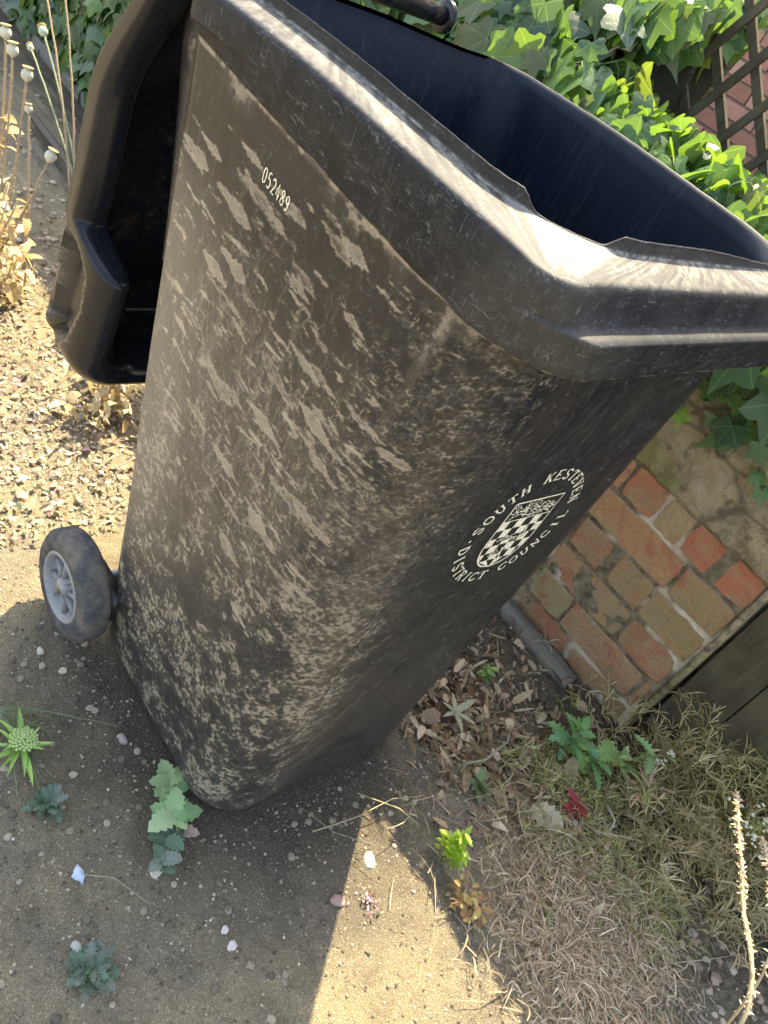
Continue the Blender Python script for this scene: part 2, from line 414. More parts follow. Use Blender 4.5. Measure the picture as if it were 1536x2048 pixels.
# the named large ones below the rim and around the number
for (s, z, L, H) in ((.155, .905, .085, .014), (.195, .925, .06, .011), (.11, .875, .075, .017), (.05, .905, .05, .010), (.02, .885, .07, .016), (.29, .94, .05, .014),
                     (.235, .865, .05, .012), (.13, .82, .06, .018), (.10, .795, .06, .016), (.32, .885, .04, .010), (.33, .76, .09, .016), (.25, .70, .07, .016), (.20, .60, .06, .016),
                     (.41, .80, .04, .014), (.36, .66, .07, .016), (.15, .68, .08, .02), (.30, .58, .07, .02), (.26, .50, .06, .02)):
    blob(s, z, L, H, math.radians(-7), .62); drip(s+L*.3, z-H*.3, rnd.uniform(.04, .13), .0016, .5)
for _ in range(230): drip(rnd.uniform(.0, s_cf), rnd.uniform(.6, .85), rnd.uniform(.05, .25), rnd.uniform(.0010, .0024), rnd.uniform(.25, .55))
# corner column: worm-like contour lines
for _ in range(2600): wander(rnd.gauss(s_cf+.08, .05), rnd.uniform(.45, .955), rnd.randint(6, 22), rnd.uniform(.2, .6), step=.0009, curl=.6)
for _ in range(900): wander(rnd.uniform(-.02, s_f+.25), rnd.uniform(.05, .75), rnd.randint(6, 30), rnd.uniform(.15, .45), curl=.2)
# front: vertical hair streaks
for _ in range(2600):
    s = rnd.uniform(s_f-.02, s_end); z = rnd.uniform(.1, .97); n = rnd.randint(8, 60); val = rnd.uniform(.05, .24); sl = rnd.uniform(-.25, .05)
    for i in range(n):
        x, y = int((s+i*.001*sl-S0)*RES), int((z-i*.001)*RES)
        if 0 <= x < RW and 0 <= y < RH: D[y, x] = max(D[y, x], val)
D = D*(.55+.75*vnoise((RH, RW), (120, 150), 77, 2)).astype(np.float32)*(.75+.4*vnoise((RH, RW), (9, 12), 78, 2))
# general caked dust, then a thin tan layer that also paints sheen
def field(seed, cells, oc): return vnoise((RH, RW), (cells[0], cells[1]*.85), seed, oc, .65)
yy, xx = np.mgrid[0:RH, 0:RW]; ss = xx/RES+S0; zz = yy/RES
n_a = field(5, (14, 18), 4); n_b = field(6, (70, 90), 3); n_c = field(8, (260, 330), 2); n_lo = field(9, (4, 5), 3)
cake = (.25+.75*sstep(.36, .72, n_a*.45+n_b*.35+.20*n_c))*sstep(.34, .52, n_a*.6+n_b*.4)*(.30+.70*sstep(.30, .70, n_c))
lowz = sstep(.74, .36, zz+.2*(n_lo-.5))*(1-.80*sstep(s_f-.06, s_f+.10, ss+.10*(n_a-.5)))
midc = sstep(.14, .0, np.abs(ss-(s_cf+.07))-.03)*sstep(.90, .70, zz)*.6
D = np.maximum(D, cake*np.clip(lowz+midc*.8, 0, 1.05)*.80)
holes = sstep(.60, .70, field(12, (40, 55), 3)); D = D*(1-.75*holes*lowz)
zsk = .9670+.026*np.clip((.50-ss)/.55, 0, 1)**1.3
D = np.maximum(D, .95*sstep(.0045, .0, np.abs(zz-zsk+.002))*(.35+.65*sstep(.4, .6, n_b))*(ss < s_f+.10))
for (sq_, wq_) in ((.285, .05), (.42, .03), (.08, .02)): D = np.maximum(D, .8*sstep(.030, .0, (zsk-zz)+.022*(n_b-.5))*(zz < zsk)*np.exp(-((ss-sq_)/wq_)**2)*sstep(.35, .5, n_b))
# dirt caught in the notch step
D = np.maximum(D, .55*np.exp(-((ss-(s_cf+.050-.0875*(.97-zz)))/.006)**2)*sstep(.86, .96, zz)*(.3+.7*sstep(.35, .6, n_b)))
film_sheen = .002+.04*sstep(.45, -.02, ss)*sstep(.93, .75, zz)*sstep(.05, .4, zz)+.014*sstep(.9, .6, zz)*(1-sstep(s_f-.05, s_f+.08, ss))+.03*n_a
film_sheen = np.maximum(film_sheen, .045*lowz); film_sheen += .05*sstep(.09, .0, zz)
film_sheen *= np.where(zz > .86, .75, 1); film_sheen += .045*sstep(s_f-.08, s_f+.04, ss)*sstep(.55, .25, zz)*(.4+1.2*n_lo)*sstep(.35, .6, n_a+.1)  # tan sheen low on the front: a reflection painted into the colour
film_sheen = film_sheen*(1-.45*sstep(s_f, s_f+.1, ss)); film_sheen += .008*sstep(.93, .6, zz); film_sheen += .26*sstep(.17, -.03, ss)*sstep(.93, .78, zz)*sstep(.18, .45, zz); film_sheen += .075*sstep(.5, .05, ss)*sstep(.90, .70, zz)*sstep(.1, .45, zz)*(.6+.8*n_lo)  # back part of the side lightened in colour, painting the sheen of reflected sand
def samp(F): 
    fx = np.clip((Sg-S0)*RES, 0, RW-2); fy = np.clip(Zz*RES, 0, RH-2); ix = fx.astype(int); iy = fy.astype(int); ax = fx-ix; ay = fy-iy
    return (F[iy, ix]*(1-ax)+F[iy, ix+1]*ax)*(1-ay)+(F[iy+1, ix]*(1-ax)+F[iy+1, ix+1]*ax)*ay
dustV = samp(D); film_sheenV = samp(film_sheen)
BODYM = mat_plastic('muddy_black_plastic', scratches=.45, rough=.33)
body = P_(grid_mesh('body', V, True, BODYM, attrs={'dust': dustV, 'film_sheen': film_sheenV}))
# bottom
x0, x1, w, rf, rb = dims(0); bp, _ = ring(x0+.024, x1-.024, w-.024, .05, .012, (4, 4, 8, 8, 8, 8))
mb = MB(); mb.add([(a, b, .004) for a, b in bp], [tuple(range(len(bp)))[::-1]]); 
CLEANM = mat_plastic('dusty_black_plastic', film_sheen=.05, attr=False, scratches=.35, rough=.28)
P_(mb.build('base_panel', CLEANM))

# ---- rim with skirt, top ledge and upstanding lip
RC = (10, 24, 110, 60, 130, 60)
_, RSEG = ring(.03, .618, .298, .04, .05, RC)
def rrow(x1, w, rf, z, x0=.03, rb=.05):
    p, _ = ring(x0, x1, w, rf, rb, RC); return np.column_stack([p, np.full(len(p), z)])
R_rows = [rrow(.596, .272, .08, .978), rrow(.621, .2835, .085, .9685), rrow(.6235, .2850, .085, .9690), rrow(.6245, .2865, .082, .972), rrow(.6255, .2895, .072, .990),
          rrow(.6262, .2925, .060, 1.006), rrow(.6262, .2932, .058, 1.0095), rrow(.6258, .2936, .057, 1.0118), rrow(.6195, .2942, .052, 1.0135), rrow(.6185, .2948, .048, 1.0165), rrow(.6183, .2965, .040, 1.038),
          rrow(.6175, .2965, .038, 1.0425), rrow(.6155, .2945, .038, 1.0460), rrow(.6125, .2915, .039, 1.0478), rrow(.606, .286, .045, 1.0488),
          rrow(.592, .272, .08, 1.0515), rrow(.579, .259, .110, 1.0545), rrow(.5765, .2565, .112, 1.0555), rrow(.5755, .2555, .113, 1.058),
          rrow(.5755, .2570, .113, 1.064), rrow(.5755, .2575, .113, 1.0675), rrow(.5745, .2568, .113, 1.0688), rrow(.5732, .2558, .113, 1.0678), rrow(.570, .250, .113, 1.060), rrow(.568, .248, .113, 1.03)]
RV = np.array(R_rows)
segn = np.array([q[0] for q in RSEG]); segt = np.array([q[1] for q in RSEG])
yc = RV[..., 1]; xc = RV[..., 0]; isf = (segn == 'f') | (segn == 'cf') | (segn == 'cf2')
# front: upper wall set back behind a proud lower ridge
fr = sstep(.275, .235, np.abs(yc))*isf[None, :]
ridge = np.zeros(len(RV)); ridge[1:10] = (.005, .006, .007, .009, .0115, .0125, .0120, .0010, -.0010)
up = np.zeros(len(RV)); up[10:15] = -.0035
RV[..., 0] += fr*(ridge+up)[:, None]
# skirt bottom rises to the back
rise = .026*np.clip((.58-xc[3])/.55, 0, 1)**1.3
RV[0:5, :, 2] += rise[None, :]*np.array([1, 1, 1, .95, .6])[:, None]
bk_ = sstep(.075, .03, xc[:15]); RV[1:17, :, 2] -= .03*sstep(.075, .035, RV[1:17, :, 0])*(sstep(-.1, .1, yc[1:17]))
# ledge drops gently to the back, and the rim bows
RV[7:, :, 2] -= (.012*np.clip((.3-xc[7:])/.3, 0, 1)**1.5)
RV[1:17, :, 2] -= .022*np.clip((yc[1:17]-.2)/.06, 0, 1)
# lip: low along the far side, broken away at the near front corner
nlip = vnoise((1, RV.shape[1]), (1, 90), 4, 3)[0]
lipk = np.ones(RV.shape[1]); pl = RV[18]
far = sstep(-.05, .16, pl[:, 1]); lipk *= 1-.55*far
dgap = np.hypot(pl[:, 0]-.5600, pl[:, 1]+.214)
def along(i): return i
ig = int(np.argmin(dgap)); L_ = np.cumsum(np.hypot(*(np.roll(pl[:, :2], -1, 0)-pl[:, :2]).T)); dl = L_-L_[ig]
gap = sstep(-.058, -.030, dl+.010*(nlip-.5))**.7*(1-sstep(.022, .046, dl+.010*(nlip-.5)))
gap = np.clip(gap*1.0+.5*sstep(-.075, -.045, dl)*(1-gap)*0, 0, 1)
lipk *= 1-.93*gap; jag = 1+.25*(nlip-.5)*(gap > .02)
wear = .0008*(vnoise((1, RV.shape[1]), (1, 200), 14, 2)[0]-.5)
for r_ in range(18, 24):
    RV[r_, :, 2] = RV[17, :, 2]+(RV[r_, :, 2]-RV[17, :, 2])*lipk*jag+(wear if 19 < r_ < 23 else 0)
nr = vnoise(RV.shape[:2], (6, 60), 21, 3)
RV[1:18] += (vnoise(RV[1:18].shape[:2], (3, 14), 22, 2)-.5)[..., None]*.0016
RV[16:, :, 1] -= .016*sstep(-.05, .24, RV[16:, :, 1])
# dust on the ledge (rows 13..19) as its own colour of dried mud
rd = np.zeros(RV.shape[:2]); rf_ = np.full(RV.shape[:2], .008)
rs = RV.shape[1]
nd = vnoise((25, rs), (25, 150), 31, 3)
rd[14:18] = .02+.27*sstep(.35, .65, nd[14:18]); rd[15:18] += .14; rd[17:20] += .12
rd[0:3] = .6*sstep(.42, .6, nd[0:3]); rd[1:12] = np.maximum(rd[1:12], .05*sstep(.5, .7, nd[1:12]))
rd[14:19] = np.clip(rd[14:19]+.28*gap[None, :], 0, 1)
corner = sstep(.12, .03, np.hypot(RV[4, :, 0]-.60, RV[4, :, 1]+.26)); rf_[1:12] += .06*corner
rf_[18:21] = .02; rf_[13:18] = .02+.10*sstep(.3, .7, vnoise((5, rs), (5, 420), 88, 2))
RIMM = mat_plastic('scratched_rim_plastic', scratches=.6, spec=.15, rough=.52, grain=.9, t0=(.40, .37, .30), t1=(.50, .46, .38))
def upsample(A, k):
    out = [A[0]]
    for a, b in zip(A[:-1], A[1:]):
        for i in range(1, k+1): out.append(a+(b-a)*(i/k))
    return np.array(out)
P_(grid_mesh('rim', upsample(RV[:23], 2), True, RIMM, attrs={'dust': upsample(rd[:23], 2), 'film_sheen': upsample(rf_[:23], 2)}))
# ---- interior walls
m = NM('dark_blue_interior_plastic'); v = m.coord(); n1 = m.noise(v, 8, 4); vs_ = m.coord((70, 70, 6)); st = m.noise(vs_, 1.5, 4, .7, .8)
c = m.mix(m.ramp(n1, [(.3, 0.0), (.7, 1.0)]), (.0018, .0050, .0115), (.0025, .0075, .017))
c = m.mix(m.ramp(st, [(.54, 0.0), (.78, .22)]), c, (.10, .095, .10))
INM = m.fin(c, m.ramp(st, [(.3, .46), (.7, .62)]), m.bump(m.noise(v, 12, 2), .004, .2), .22)
IR = [RV[22].copy(), RV[22]*np.array([1, 1, 1])-np.array([0, 0, .004])]; IR[1][:, :2] = RV[23][:, :2]
for (x1, w, rf, z, x0, rb) in ((.568, .2485, .113, 1.04, .033, .051), (.566, .2490, .110, 1.0, .048, .055), (.562, .2495, .105, .96, .052, .06), (.552, .243, .10, .7, .075, .09), (.54, .225, .08, .3, .10, .04), (.53, .21, .07, .03, .135, .03), (.30, .02, .01, .012, .28, .005)):
    q_ = rrow(x1, w, rf, z, x0, rb); q_[:, 1] -= (.016 if z > .9 else .008)*sstep(-.05, .24, q_[:, 1]); IR.append(q_)
P_(grid_mesh('inner_wall', np.array(IR), True, INM, flip=True))

# ---- white printed mark and number (thin raised print on the plastic)
m = NM('worn_white_print'); v = m.coord(); wn_ = m.noise(v, 330, 5, .8)
c = m.mix(m.ramp(wn_, [(.36, .9), (.50, 0.0)]), (.80, .74, .55), (.10, .09, .07)); PRINT = m.fin(c, .6)
m = NM('black_print_ground'); BLK = m.fin((.006, .007, .009), .45)
SER = {  # strokes in a 0..1 box, (points, half width)
 'S': [([(.88, .80), (.62, .96), (.30, .93), (.14, .76), (.28, .58), (.70, .43), (.86, .25), (.70, .07), (.38, .04), (.12, .20)], 1)],
 'O': [([(.5, .97), (.18, .85), (.06, .5), (.18, .15), (.5, .03), (.82, .15), (.94, .5), (.82, .85), (.5, .97)], 1)],
 'U': [([(.2, 1), (.2, .3), (.35, .06), (.6, .04), (.8, .25), (.8, 1)], 1), ([(.04, .98), (.38, .98)], .5), ([(.64, .98), (.97, .98)], .5)],
 'T': [([(.5, 1), (.5, 0)], 1.2), ([(.05, .96), (.95, .96)], .6), ([(.07, .96), (.07, .76)], .5), ([(.93, .96), (.93, .76)], .5), ([(.28, .03), (.72, .03)], .5)],
 'H': [([(.2, 1), (.2, 0)], 1.2), ([(.8, 1), (.8, 0)], 1.2), ([(.2, .5), (.8, .5)], .6), ([(.03, .03), (.37, .03)], .5), ([(.63, .03), (.97, .03)], .5), ([(.03, .97), (.37, .97)], .5), ([(.63, .97), (.97, .97)], .5)],
 'K': [([(.2, 1), (.2, 0)], 1.2), ([(.85, .98), (.25, .45)], .6), ([(.4, .58), (.85, .02)], 1.2), ([(.03, .03), (.37, .03)], .5), ([(.03, .97), (.37, .97)], .5), ([(.66, .03), (.99, .03)], .5), ([(.66, .97), (.97, .97)], .5)],
 'E': [([(.22, 1), (.22, 0)], 1.2), ([(.05, .96), (.88, .96)], .6), ([(.05, .04), (.9, .04)], .6), ([(.22, .5), (.65, .5)], .6), ([(.88, .96), (.88, .78)], .5), ([(.9, .04), (.9, .24)], .5), ([(.65, .6), (.65, .4)], .5)],
 'V': [([(.12, 1), (.5, 0)], 1.2), ([(.88, 1), (.5, 0)], .7), ([(.0, .97), (.3, .97)], .5), ([(.7, .97), (1, .97)], .5)],
 'N': [([(.18, 1), (.18, 0)], .7), ([(.14, 1), (.84, 0)], 1.2), ([(.84, 1), (.84, 0)], .7), ([(.0, .03), (.34, .03)], .5), ([(.66, .97), (1, .97)], .5)],
 'D': [([(.2, 1), (.2, 0)], 1.2), ([(.05, .96), (.5, .96), (.82, .78), (.92, .5), (.82, .22), (.5, .04), (.05, .04)], .9)],
 'I': [([(.5, 1), (.5, 0)], 1.2), ([(.3, .03), (.7, .03)], .5), ([(.3, .97), (.7, .97)], .5)],
 'R': [([(.2, 1), (.2, 0)], 1.2), ([(.05, .96), (.55, .96), (.82, .84), (.82, .64), (.55, .5), (.2, .5)], .8), ([(.5, .5), (.9, .02)], 1.2), ([(.03, .03), (.37, .03)], .5), ([(.75, .03), (1, .03)], .5)],
 'C': [([(.9, .76), (.72, .94), (.42, .96), (.14, .78), (.06, .5), (.14, .2), (.42, .04), (.74, .07), (.92, .26)], 1)],
 'L': [([(.25, 1), (.25, 0)], 1.2), ([(.06, .97), (.45, .97)], .5), ([(.06, .04), (.9, .04)], .6), ([(.9, .04), (.9, .28)], .5)],
 '0': [([(.5, 1), (.2, .88), (.12, .5), (.2, .12), (.5, 0), (.8, .12), (.88, .5), (.8, .88), (.5, 1)], 1)],
 '5': [([(.82, 1), (.25, 1), (.18, .55), (.5, .62), (.8, .5), (.86, .28), (.72, .05), (.42, .0), (.14, .1)], 1)],
 '2': [([(.14, .8), (.3, .97), (.65, .98), (.84, .78), (.76, .52), (.14, 0), (.88, 0)], 1)],
 '4': [([(.68, 0), (.68, .62)], 1), ([(.52, 1), (.12, .27), (.9, .27)], 1)],
 '8': [([(.5, .54), (.22, .68), (.22, .88), (.5, 1), (.78, .88), (.78, .68), (.5, .54), (.16, .38), (.14, .14), (.5, 0), (.86, .14), (.84, .38), (.5, .54)], 1)],
 '9': [([(.82, .62), (.5, .45), (.2, .6), (.18, .85), (.5, 1), (.82, .88), (.85, .6), (.72, .18), (.45, 0), (.2, .08)], 1)],
}
def stroke2d(mb, pts, hw, tf, col=(1, 1, 1)):
    """flat polyline in 2-D with mitred width, mapped through tf(a,b)->world"""
    n = len(pts); vs = []
    for i, (a, b) in enumerate(pts):
        p0 = pts[max(0, i-1)]; p1 = pts[min(n-1, i+1)]; dx, dy = p1[0]-p0[0], p1[1]-p0[1]; L = math.hypot(dx, dy) or 1
        vs += [tf(a-dy/L*hw, b+dx/L*hw), tf(a+dy/L*hw, b-dx/L*hw)]
    mb.add(vs, [(2*i, 2*i+1, 2*i+3, 2*i+2) for i in range(n-1)], col)
def front_pt(y, z, off):
    x0, x1, w, rf, rb = dims(z)
    iz = int(np.clip(np.searchsorted(zs, z), 0, len(zs)-1)); r_ = V[iz, i_f:i_f+200]; x = float(np.interp(y, r_[:, 1], r_[:, 0]))
    return (x+off, y, z)
def side_pt(x, z, off):
    iz = int(np.clip(np.searchsorted(zs, z), 0, len(zs)-1)); r_ = V[iz, i_side0:i_side0+220]; y = float(np.interp(x, r_[:, 0], r_[:, 1]))
    return (x, y-off, z)
CY, CZ = .010, .675
mb = MB()
KX = .97
def ring_text(txt, a0, a1, Rr, hgt, flip=False):
    n = len(txt)
    for i, ch in enumerate(txt):
        a = math.radians(a0+(a1-a0)*i/(n-1))
        if ch == ' ': continue
        if ch == '.':
            pts = [(Rr*math.sin(a)+.0022*math.cos(t), Rr*math.cos(a)+.0022*math.sin(t)) for t in np.linspace(0, 6.28, 9)[:-1]]
            mb.add([front_pt(CY+p*KX, CZ+q, .0009) for p, q in pts], [tuple(range(8))]); continue
        wd = hgt*.88
        for pts, k in SER[ch]:
            P2 = []
            for (u, v_) in pts:
                lx = (u-.5)*wd; ly = (v_-.5)*hgt
                if flip: lx, ly = -lx, -ly
                # tangent (cos a,-sin a), radial (sin a, cos a)
                P2.append((Rr*math.sin(a)+lx*math.cos(a)+ly*math.sin(a), Rr*math.cos(a)-lx*math.sin(a)+ly*math.cos(a)))
            stroke2d(mb, P2, .0013*k, lambda p, q: front_pt(CY+p*KX, CZ+q, .0009))
ring_text('SOUTH KESTEVEN', -80, 67, .095, .0175)
ring_text('DISTRICT COUNCIL', -102, -272, .095, .0175, flip=True)
for a in (-91,):
    aa = math.radians(a); pts = [(.095*math.sin(aa)+.0022*math.cos(t), .095*math.cos(aa)+.0022*math.sin(t)) for t in np.linspace(0, 6.28, 9)[:-1]]
    mb.add([front_pt(CY+p*KX, CZ+q, .0009) for p, q in pts], [tuple(range(8))])
# shield: outline, chequers, figured chief and two bends of ornaments
SW, ST, SB = .0495, .054, -.076
def sh_w(b):      # half width of the shield at height b
    return SW if b > -.018 else SW*math.sqrt(max(0, 1-((-.018-b)/(-.018-SB))**2))
outl = [(-SW, ST)]+[(-sh_w(b), b) for b in np.linspace(-.018, SB, 16)]+[(sh_w(b), b) for b in np.linspace(SB, -.018, 16)]+[(SW, ST), (-SW, ST)]
F9 = lambda p, q: front_pt(CY+p*KX, CZ+q, .0009)
F10 = lambda p, q: front_pt(CY+p*KX, CZ+q, .0012)
stroke2d(mb, outl, .0013, F9)
stroke2d(mb, [(-SW, .020), (SW, .020)], .0008, F9)
nc = 6; cwid = 2*SW/nc; ch_ = .0158
for r in range(7):
    for c_ in range(nc):
        if (r+c_) % 2: continue
        b1 = .019-r*ch_; b0 = b1-ch_
        a0 = -SW+c_*cwid; a1 = a0+cwid
        k0, k1 = sh_w(b0)-.0015, sh_w(b1)-.0015
        if k1 < .002: continue
        q = [(max(-k1, min(k1, a0)), b1), (max(-k1, min(k1, a1)), b1), (max(-k0, min(k0, a1)), max(b0, SB)), (max(-k0, min(k0, a0)), max(b0, SB))]
        if abs(q[0][0]-q[1][0]) < 1e-4 and abs(q[2][0]-q[3][0]) < 1e-4: continue
        mb.add([F9(*t) for t in q], [(0, 1, 2, 3)])
r2 = random.Random(3)
def squig(cx, cy, w_, h_, n=6):
    for _ in range(n):
        a = r2.uniform(0, 6.28); x = cx+r2.uniform(-w_, w_)*.6; y = cy+r2.uniform(-h_, h_)*.6; pts = [(x, y)]
        for k in range(5): a += r2.uniform(-1, 1); x += math.cos(a)*.0028; y += math.sin(a)*.0022; pts.append((x, y))
        stroke2d(mb, pts, .0006, F9)
for cx in (-.038, -.026, -.013, 0, .013, .026, .038): squig(cx, .037, .007, .012, 7)
stroke2d(mb, [(-.042, .024), (-.024, .031), (0, .024), (.024, .031), (.042, .024)], .0008, F9)
em = MB(); em.add([F9(0, 0)], []); 
crest = P_(mb.build('crest_print', PRINT, smooth=False))
tag(crest, 'round cream crest of lettering round a chequered shield')
mb = MB()
for (cx, cy, w_) in ((-.004, -.018, .030), (-.012, -.048, .018)):   # dark band with light scrolls crossing the chequers
    mb.add([F10(cx-w_, cy-.004), F10(cx+w_, cy+.001), F10(cx+w_, cy+.008), F10(cx-w_, cy+.004)], [(0, 1, 2, 3)])
bk = mb.build('crest_band', BLK, smooth=False); bk.parent = crest
mb = MB()
def sq2(cx, cy, w_, h_, n):
    for _ in range(n):
        a = r2.uniform(0, 6.28); x = cx+r2.uniform(-w_, w_); y = cy+r2.uniform(-h_, h_); pts = [(x, y)]
        for k in range(5): a += r2.uniform(-1.1, 1.1); x += math.cos(a)*.0024; y += math.sin(a)*.0018; pts.append((x, y))
        stroke2d(mb, pts, .0005, lambda p, q: front_pt(CY+p*KX, CZ+q, .0015))
sq2(-.004, -.016, .025, .003, 18); sq2(-.012, -.046, .014, .003, 10)
stroke2d(mb, [(.016, .004), (.026, -.028)], .0012, lambda p, q: front_pt(CY+p*KX, CZ+q, .0015))
stroke2d(mb, [(-.004, -.036), (.006, -.062)], .0012, lambda p, q: front_pt(CY+p*KX, CZ+q, .0015))
scr_ = mb.build('crest_scroll', PRINT, smooth=False); scr_.parent = crest
mb = MB()
for i, ch in enumerate('052489'):
    for pts, k in SER[ch]:
        for sub in (pts,):
            P2 = [(.243+i*.0090+u*.0070, .9225-i*.0010+v_*.0150) for u, v_ in sub]
            stroke2d(mb, P2, .0008, lambda p, q: side_pt(p, q, .0009))
tag(P_(mb.build('serial_number', PRINT, smooth=False)), 'white number 052489 near the top of the side')

# ---- axle and wheels
m = NM('worn_rubber'); v = m.coord(); nz = m.noise(v, 500, 4, .8); n2 = m.noise(v, 30, 4)
c = m.mix(m.ramp(nz, [(.35, 0.0), (.75, 1.0)]), (.028, .031, .036), (.15, .15, .15)); c = m.mix(m.ramp(n2, [(.40, 0.0), (.65, .6)]), c, (.26, .22, .16))
RUB = m.fin(c, .9, m.bump(m.math('ADD', nz, m.math('MULTIPLY', m.vor(v, 420), .6)), .0028, .9), .2)
m = NM('grey_wheel_plastic'); v = m.coord(); nz = m.noise(v, 60, 4)
GREY = m.fin(m.mix(m.ramp(nz, [(.35, 0.0), (.75, .6)]), (.20, .205, .21), (.34, .31, .25)), .5, m.bump(nz, .001, .3))
m = NM('galvanised_steel'); v = m.coord(); nz = m.noise(v, 90, 4)
STEEL = m.fin(m.mix(nz, (.16, .165, .17), (.32, .32, .31)), .45); STEEL.node_tree.nodes['Principled BSDF'].inputs['Metallic'].default_value = .8
WX, WZ, WR = .084, .1005, .1
mb = MB(); mb.tube([(WX, -.292, WZ), (WX, .292, WZ)], .0105, 16); P_(mb.build('axle', STEEL))
for sgn in (-1, 1):
    yo = .290*sgn; ax = (0, -sgn, 0)     # axis points inward
    tyre = MB()
    tyre.lathe([(.006, .060), (.0015, .064), (0, .070), (.0005, .080), (.003, .090), (.009, .0965), (.014, WR), (.038, WR), (.046, .0965), (.051, .09), (.052, .07), (.050, .06), (.03, .058), (.006, .060)], (WX, yo, WZ), ax, 72)
    # tread blocks
    ty = P_(tyre.build('wheel', RUB))
    rim = MB(); rim.lathe([(.002, .0645), (-.001, .061), (.001, .0575), (.010, .055), (.020, .050), (.022, .022), (.016, .018), (.004, .0165), (.001, .014), (.001, .0)], (WX, yo, WZ), ax, 48)
    for k in range(8):
        a = 2*math.pi*k/8+.3; dr = Vector((math.cos(a), 0, math.sin(a))); tn = Vector((-math.sin(a), 0, math.cos(a))); o = Vector((WX, yo, WZ)); inn = Vector(ax)
        p = [o+dr*.016+inn*.006, o+dr*.055+inn*.009, o+dr*.053+inn*.022, o+dr*.018+inn*.022]
        vs = [q+tn*.0022 for q in p]+[q-tn*.0022 for q in p]
        rim.add(vs, [(0, 1, 2, 3), (7, 6, 5, 4), (0, 4, 5, 1), (1, 5, 6, 2), (2, 6, 7, 3), (3, 7, 4, 0)])
    hb = rim.build('wheel_hub', GREY); hb.parent = ty
    cap = MB(); cap.lathe([(-.0015, .0), (-.001, .010), (.003, .0125), (.01, .0125)], (WX, yo, WZ), ax, 20, (.42, .36, .25)); cp = cap.build('hub_cap', mat_tint('dusty_hub_cap')); cp.parent = ty
    br = MB(); br.box((WX+.035, .225*sgn, WZ+.012), (.045, .012, .028)); P_(br.build('axle_bracket', CLEANM))

# ---- handle bar, gusset brackets
GLOSS = mat_plastic('glossy_black_plastic', film_sheen=.0, attr=False, scratches=.1, rough=.20)
hx, hz = -.078, 1.060
mb = MB(); mb.tube([(hx, -.185, hz), (hx, 0, hz), (hx, .180, hz)], .0135, 24); P_(mb.build('handle_bar', GLOSS))
for sgn in (-1, 1):
    mb = MB()
    mb.lathe([(-.004, .010), (-.004, .0215), (-.002, .0230), (.0, .0225), (.001, .0205), (.002, .0225), (.004, .0230), (.006, .021), (.006, .010)], (hx, .184*sgn, hz), (0, sgn, 0), 28); P_(mb.build('handle_collar', GLOSS))
    # dusty tapering gusset at the outer back corner
    y = .240*sgn; nu, nv = 30, 90; G_ = np.zeros((nv, nu, 3)); gd = np.zeros((nv, nu))
    nz2 = vnoise((nv, nu), (22, 6), 33, 3)
    for i in range(nv):
        t = i/(nv-1); z = 1.015-.30*t; xl = -.072+.115*t**1.1; xr = .040+.025*t
        for j in range(nu):
            u = j/(nu-1); G_[i, j] = (xl+(xr-xl)*u, y+sgn*(.010*math.sin(u*math.pi)-.012*(1-u)), z)
            gd[i, j] = .55*max(0, 1-t*2.3+.9*(nz2[i, j]-.5))*(.5+.5*nz2[i, j])+(.5*math.exp(-((u-.80)/.05)**2)*(t < .5))
    P_(grid_mesh('gusset', G_, False, BODYM, attrs={'dust': gd, 'film_sheen': np.full((nv, nu), .01)}, flip=True))
    G2 = G_.copy(); G2[..., 1] -= sgn*.006; o = P_(grid_mesh('gusset_back', G2, False, GLOSS))

# ---- lid hanging open behind the bin
LB = .446       # lowest edge
def lidring(dx, inset, zt_in=0):
    """U shaped path in (y,z): up left side (y=-w) from top, round bottom corners, up the right side"""
    w = .290-inset; zb = LB+inset; r = .045-inset*.25; ztop = 1.03-zt_in; pts = []
    for t in np.linspace(0, 1, 240)[:-1]: pts.append((-w, ztop+(zb+r-ztop)*t))
    for a in np.linspace(180, 270, 26)[:-1]: pts.append((-w+r+r*math.cos(math.radians(a)), zb+r+r*math.sin(math.radians(a))))
    for t in np.linspace(0, 1, 40)[:-1]: pts.append((-w+r+(2*w-2*r)*t, zb))
    for a in np.linspace(270, 360, 14)[:-1]: pts.append((w-r+r*math.cos(math.radians(a)), zb+r+r*math.sin(math.radians(a))))
    for t in np.linspace(0, 1, 40): pts.append((w, zb+r+(ztop-zb-r)*t))
    return np.array(pts)
def back_x(z):   # outer panel bends towards the hinge near the top
    z = np.asarray(z); return -.146+.11*sstep(.84, 1.06, z)-.02*np.clip((.75-z)/.25, 0, 1)
prof = [(.0, .060, 'in'), (.0, .03, ''), (.002, .014, ''), (.008, .005, ''), (.016, .001, '')]
rowsL = []
PROF = [(0, .12), (0, .06), (0, .03), (.003, .014), (.009, .005), (.017, .0012)]+[(.02+.0018*i, .0) for i in range(18)]
PROF += [(.0515+.027*math.sin(math.radians(a)), .027*(1-math.cos(math.radians(a)))) for a in range(4, 118, 4)]
PROF += [(.072, .043), (.062, .045), (.045, .047), (.03, .049), (.020, .053), (.014, .06), (.014, .12)]
for k, (dx, ins) in enumerate(PROF):
    p = lidring(dx, ins); x = back_x(p[:, 1])+dx*(.80-.25*sstep(.86, 1.03, p[:, 1])+1.35*sstep(.678, .640, p[:, 1])*np.maximum(sstep(-.12, -.23, p[:, 0]), sstep(.53, .47, p[:, 1])*(p[:, 0] < .1))); rowsL.append(np.column_stack([x, p[:, 0], p[:, 1]]))
LV = np.array(rowsL)
lidz = lambda y, z: z-.055*sstep(-.02, .2, y)*sstep(.85, 1.0, z)
LV[..., 2] = lidz(LV[..., 1], LV[..., 2])
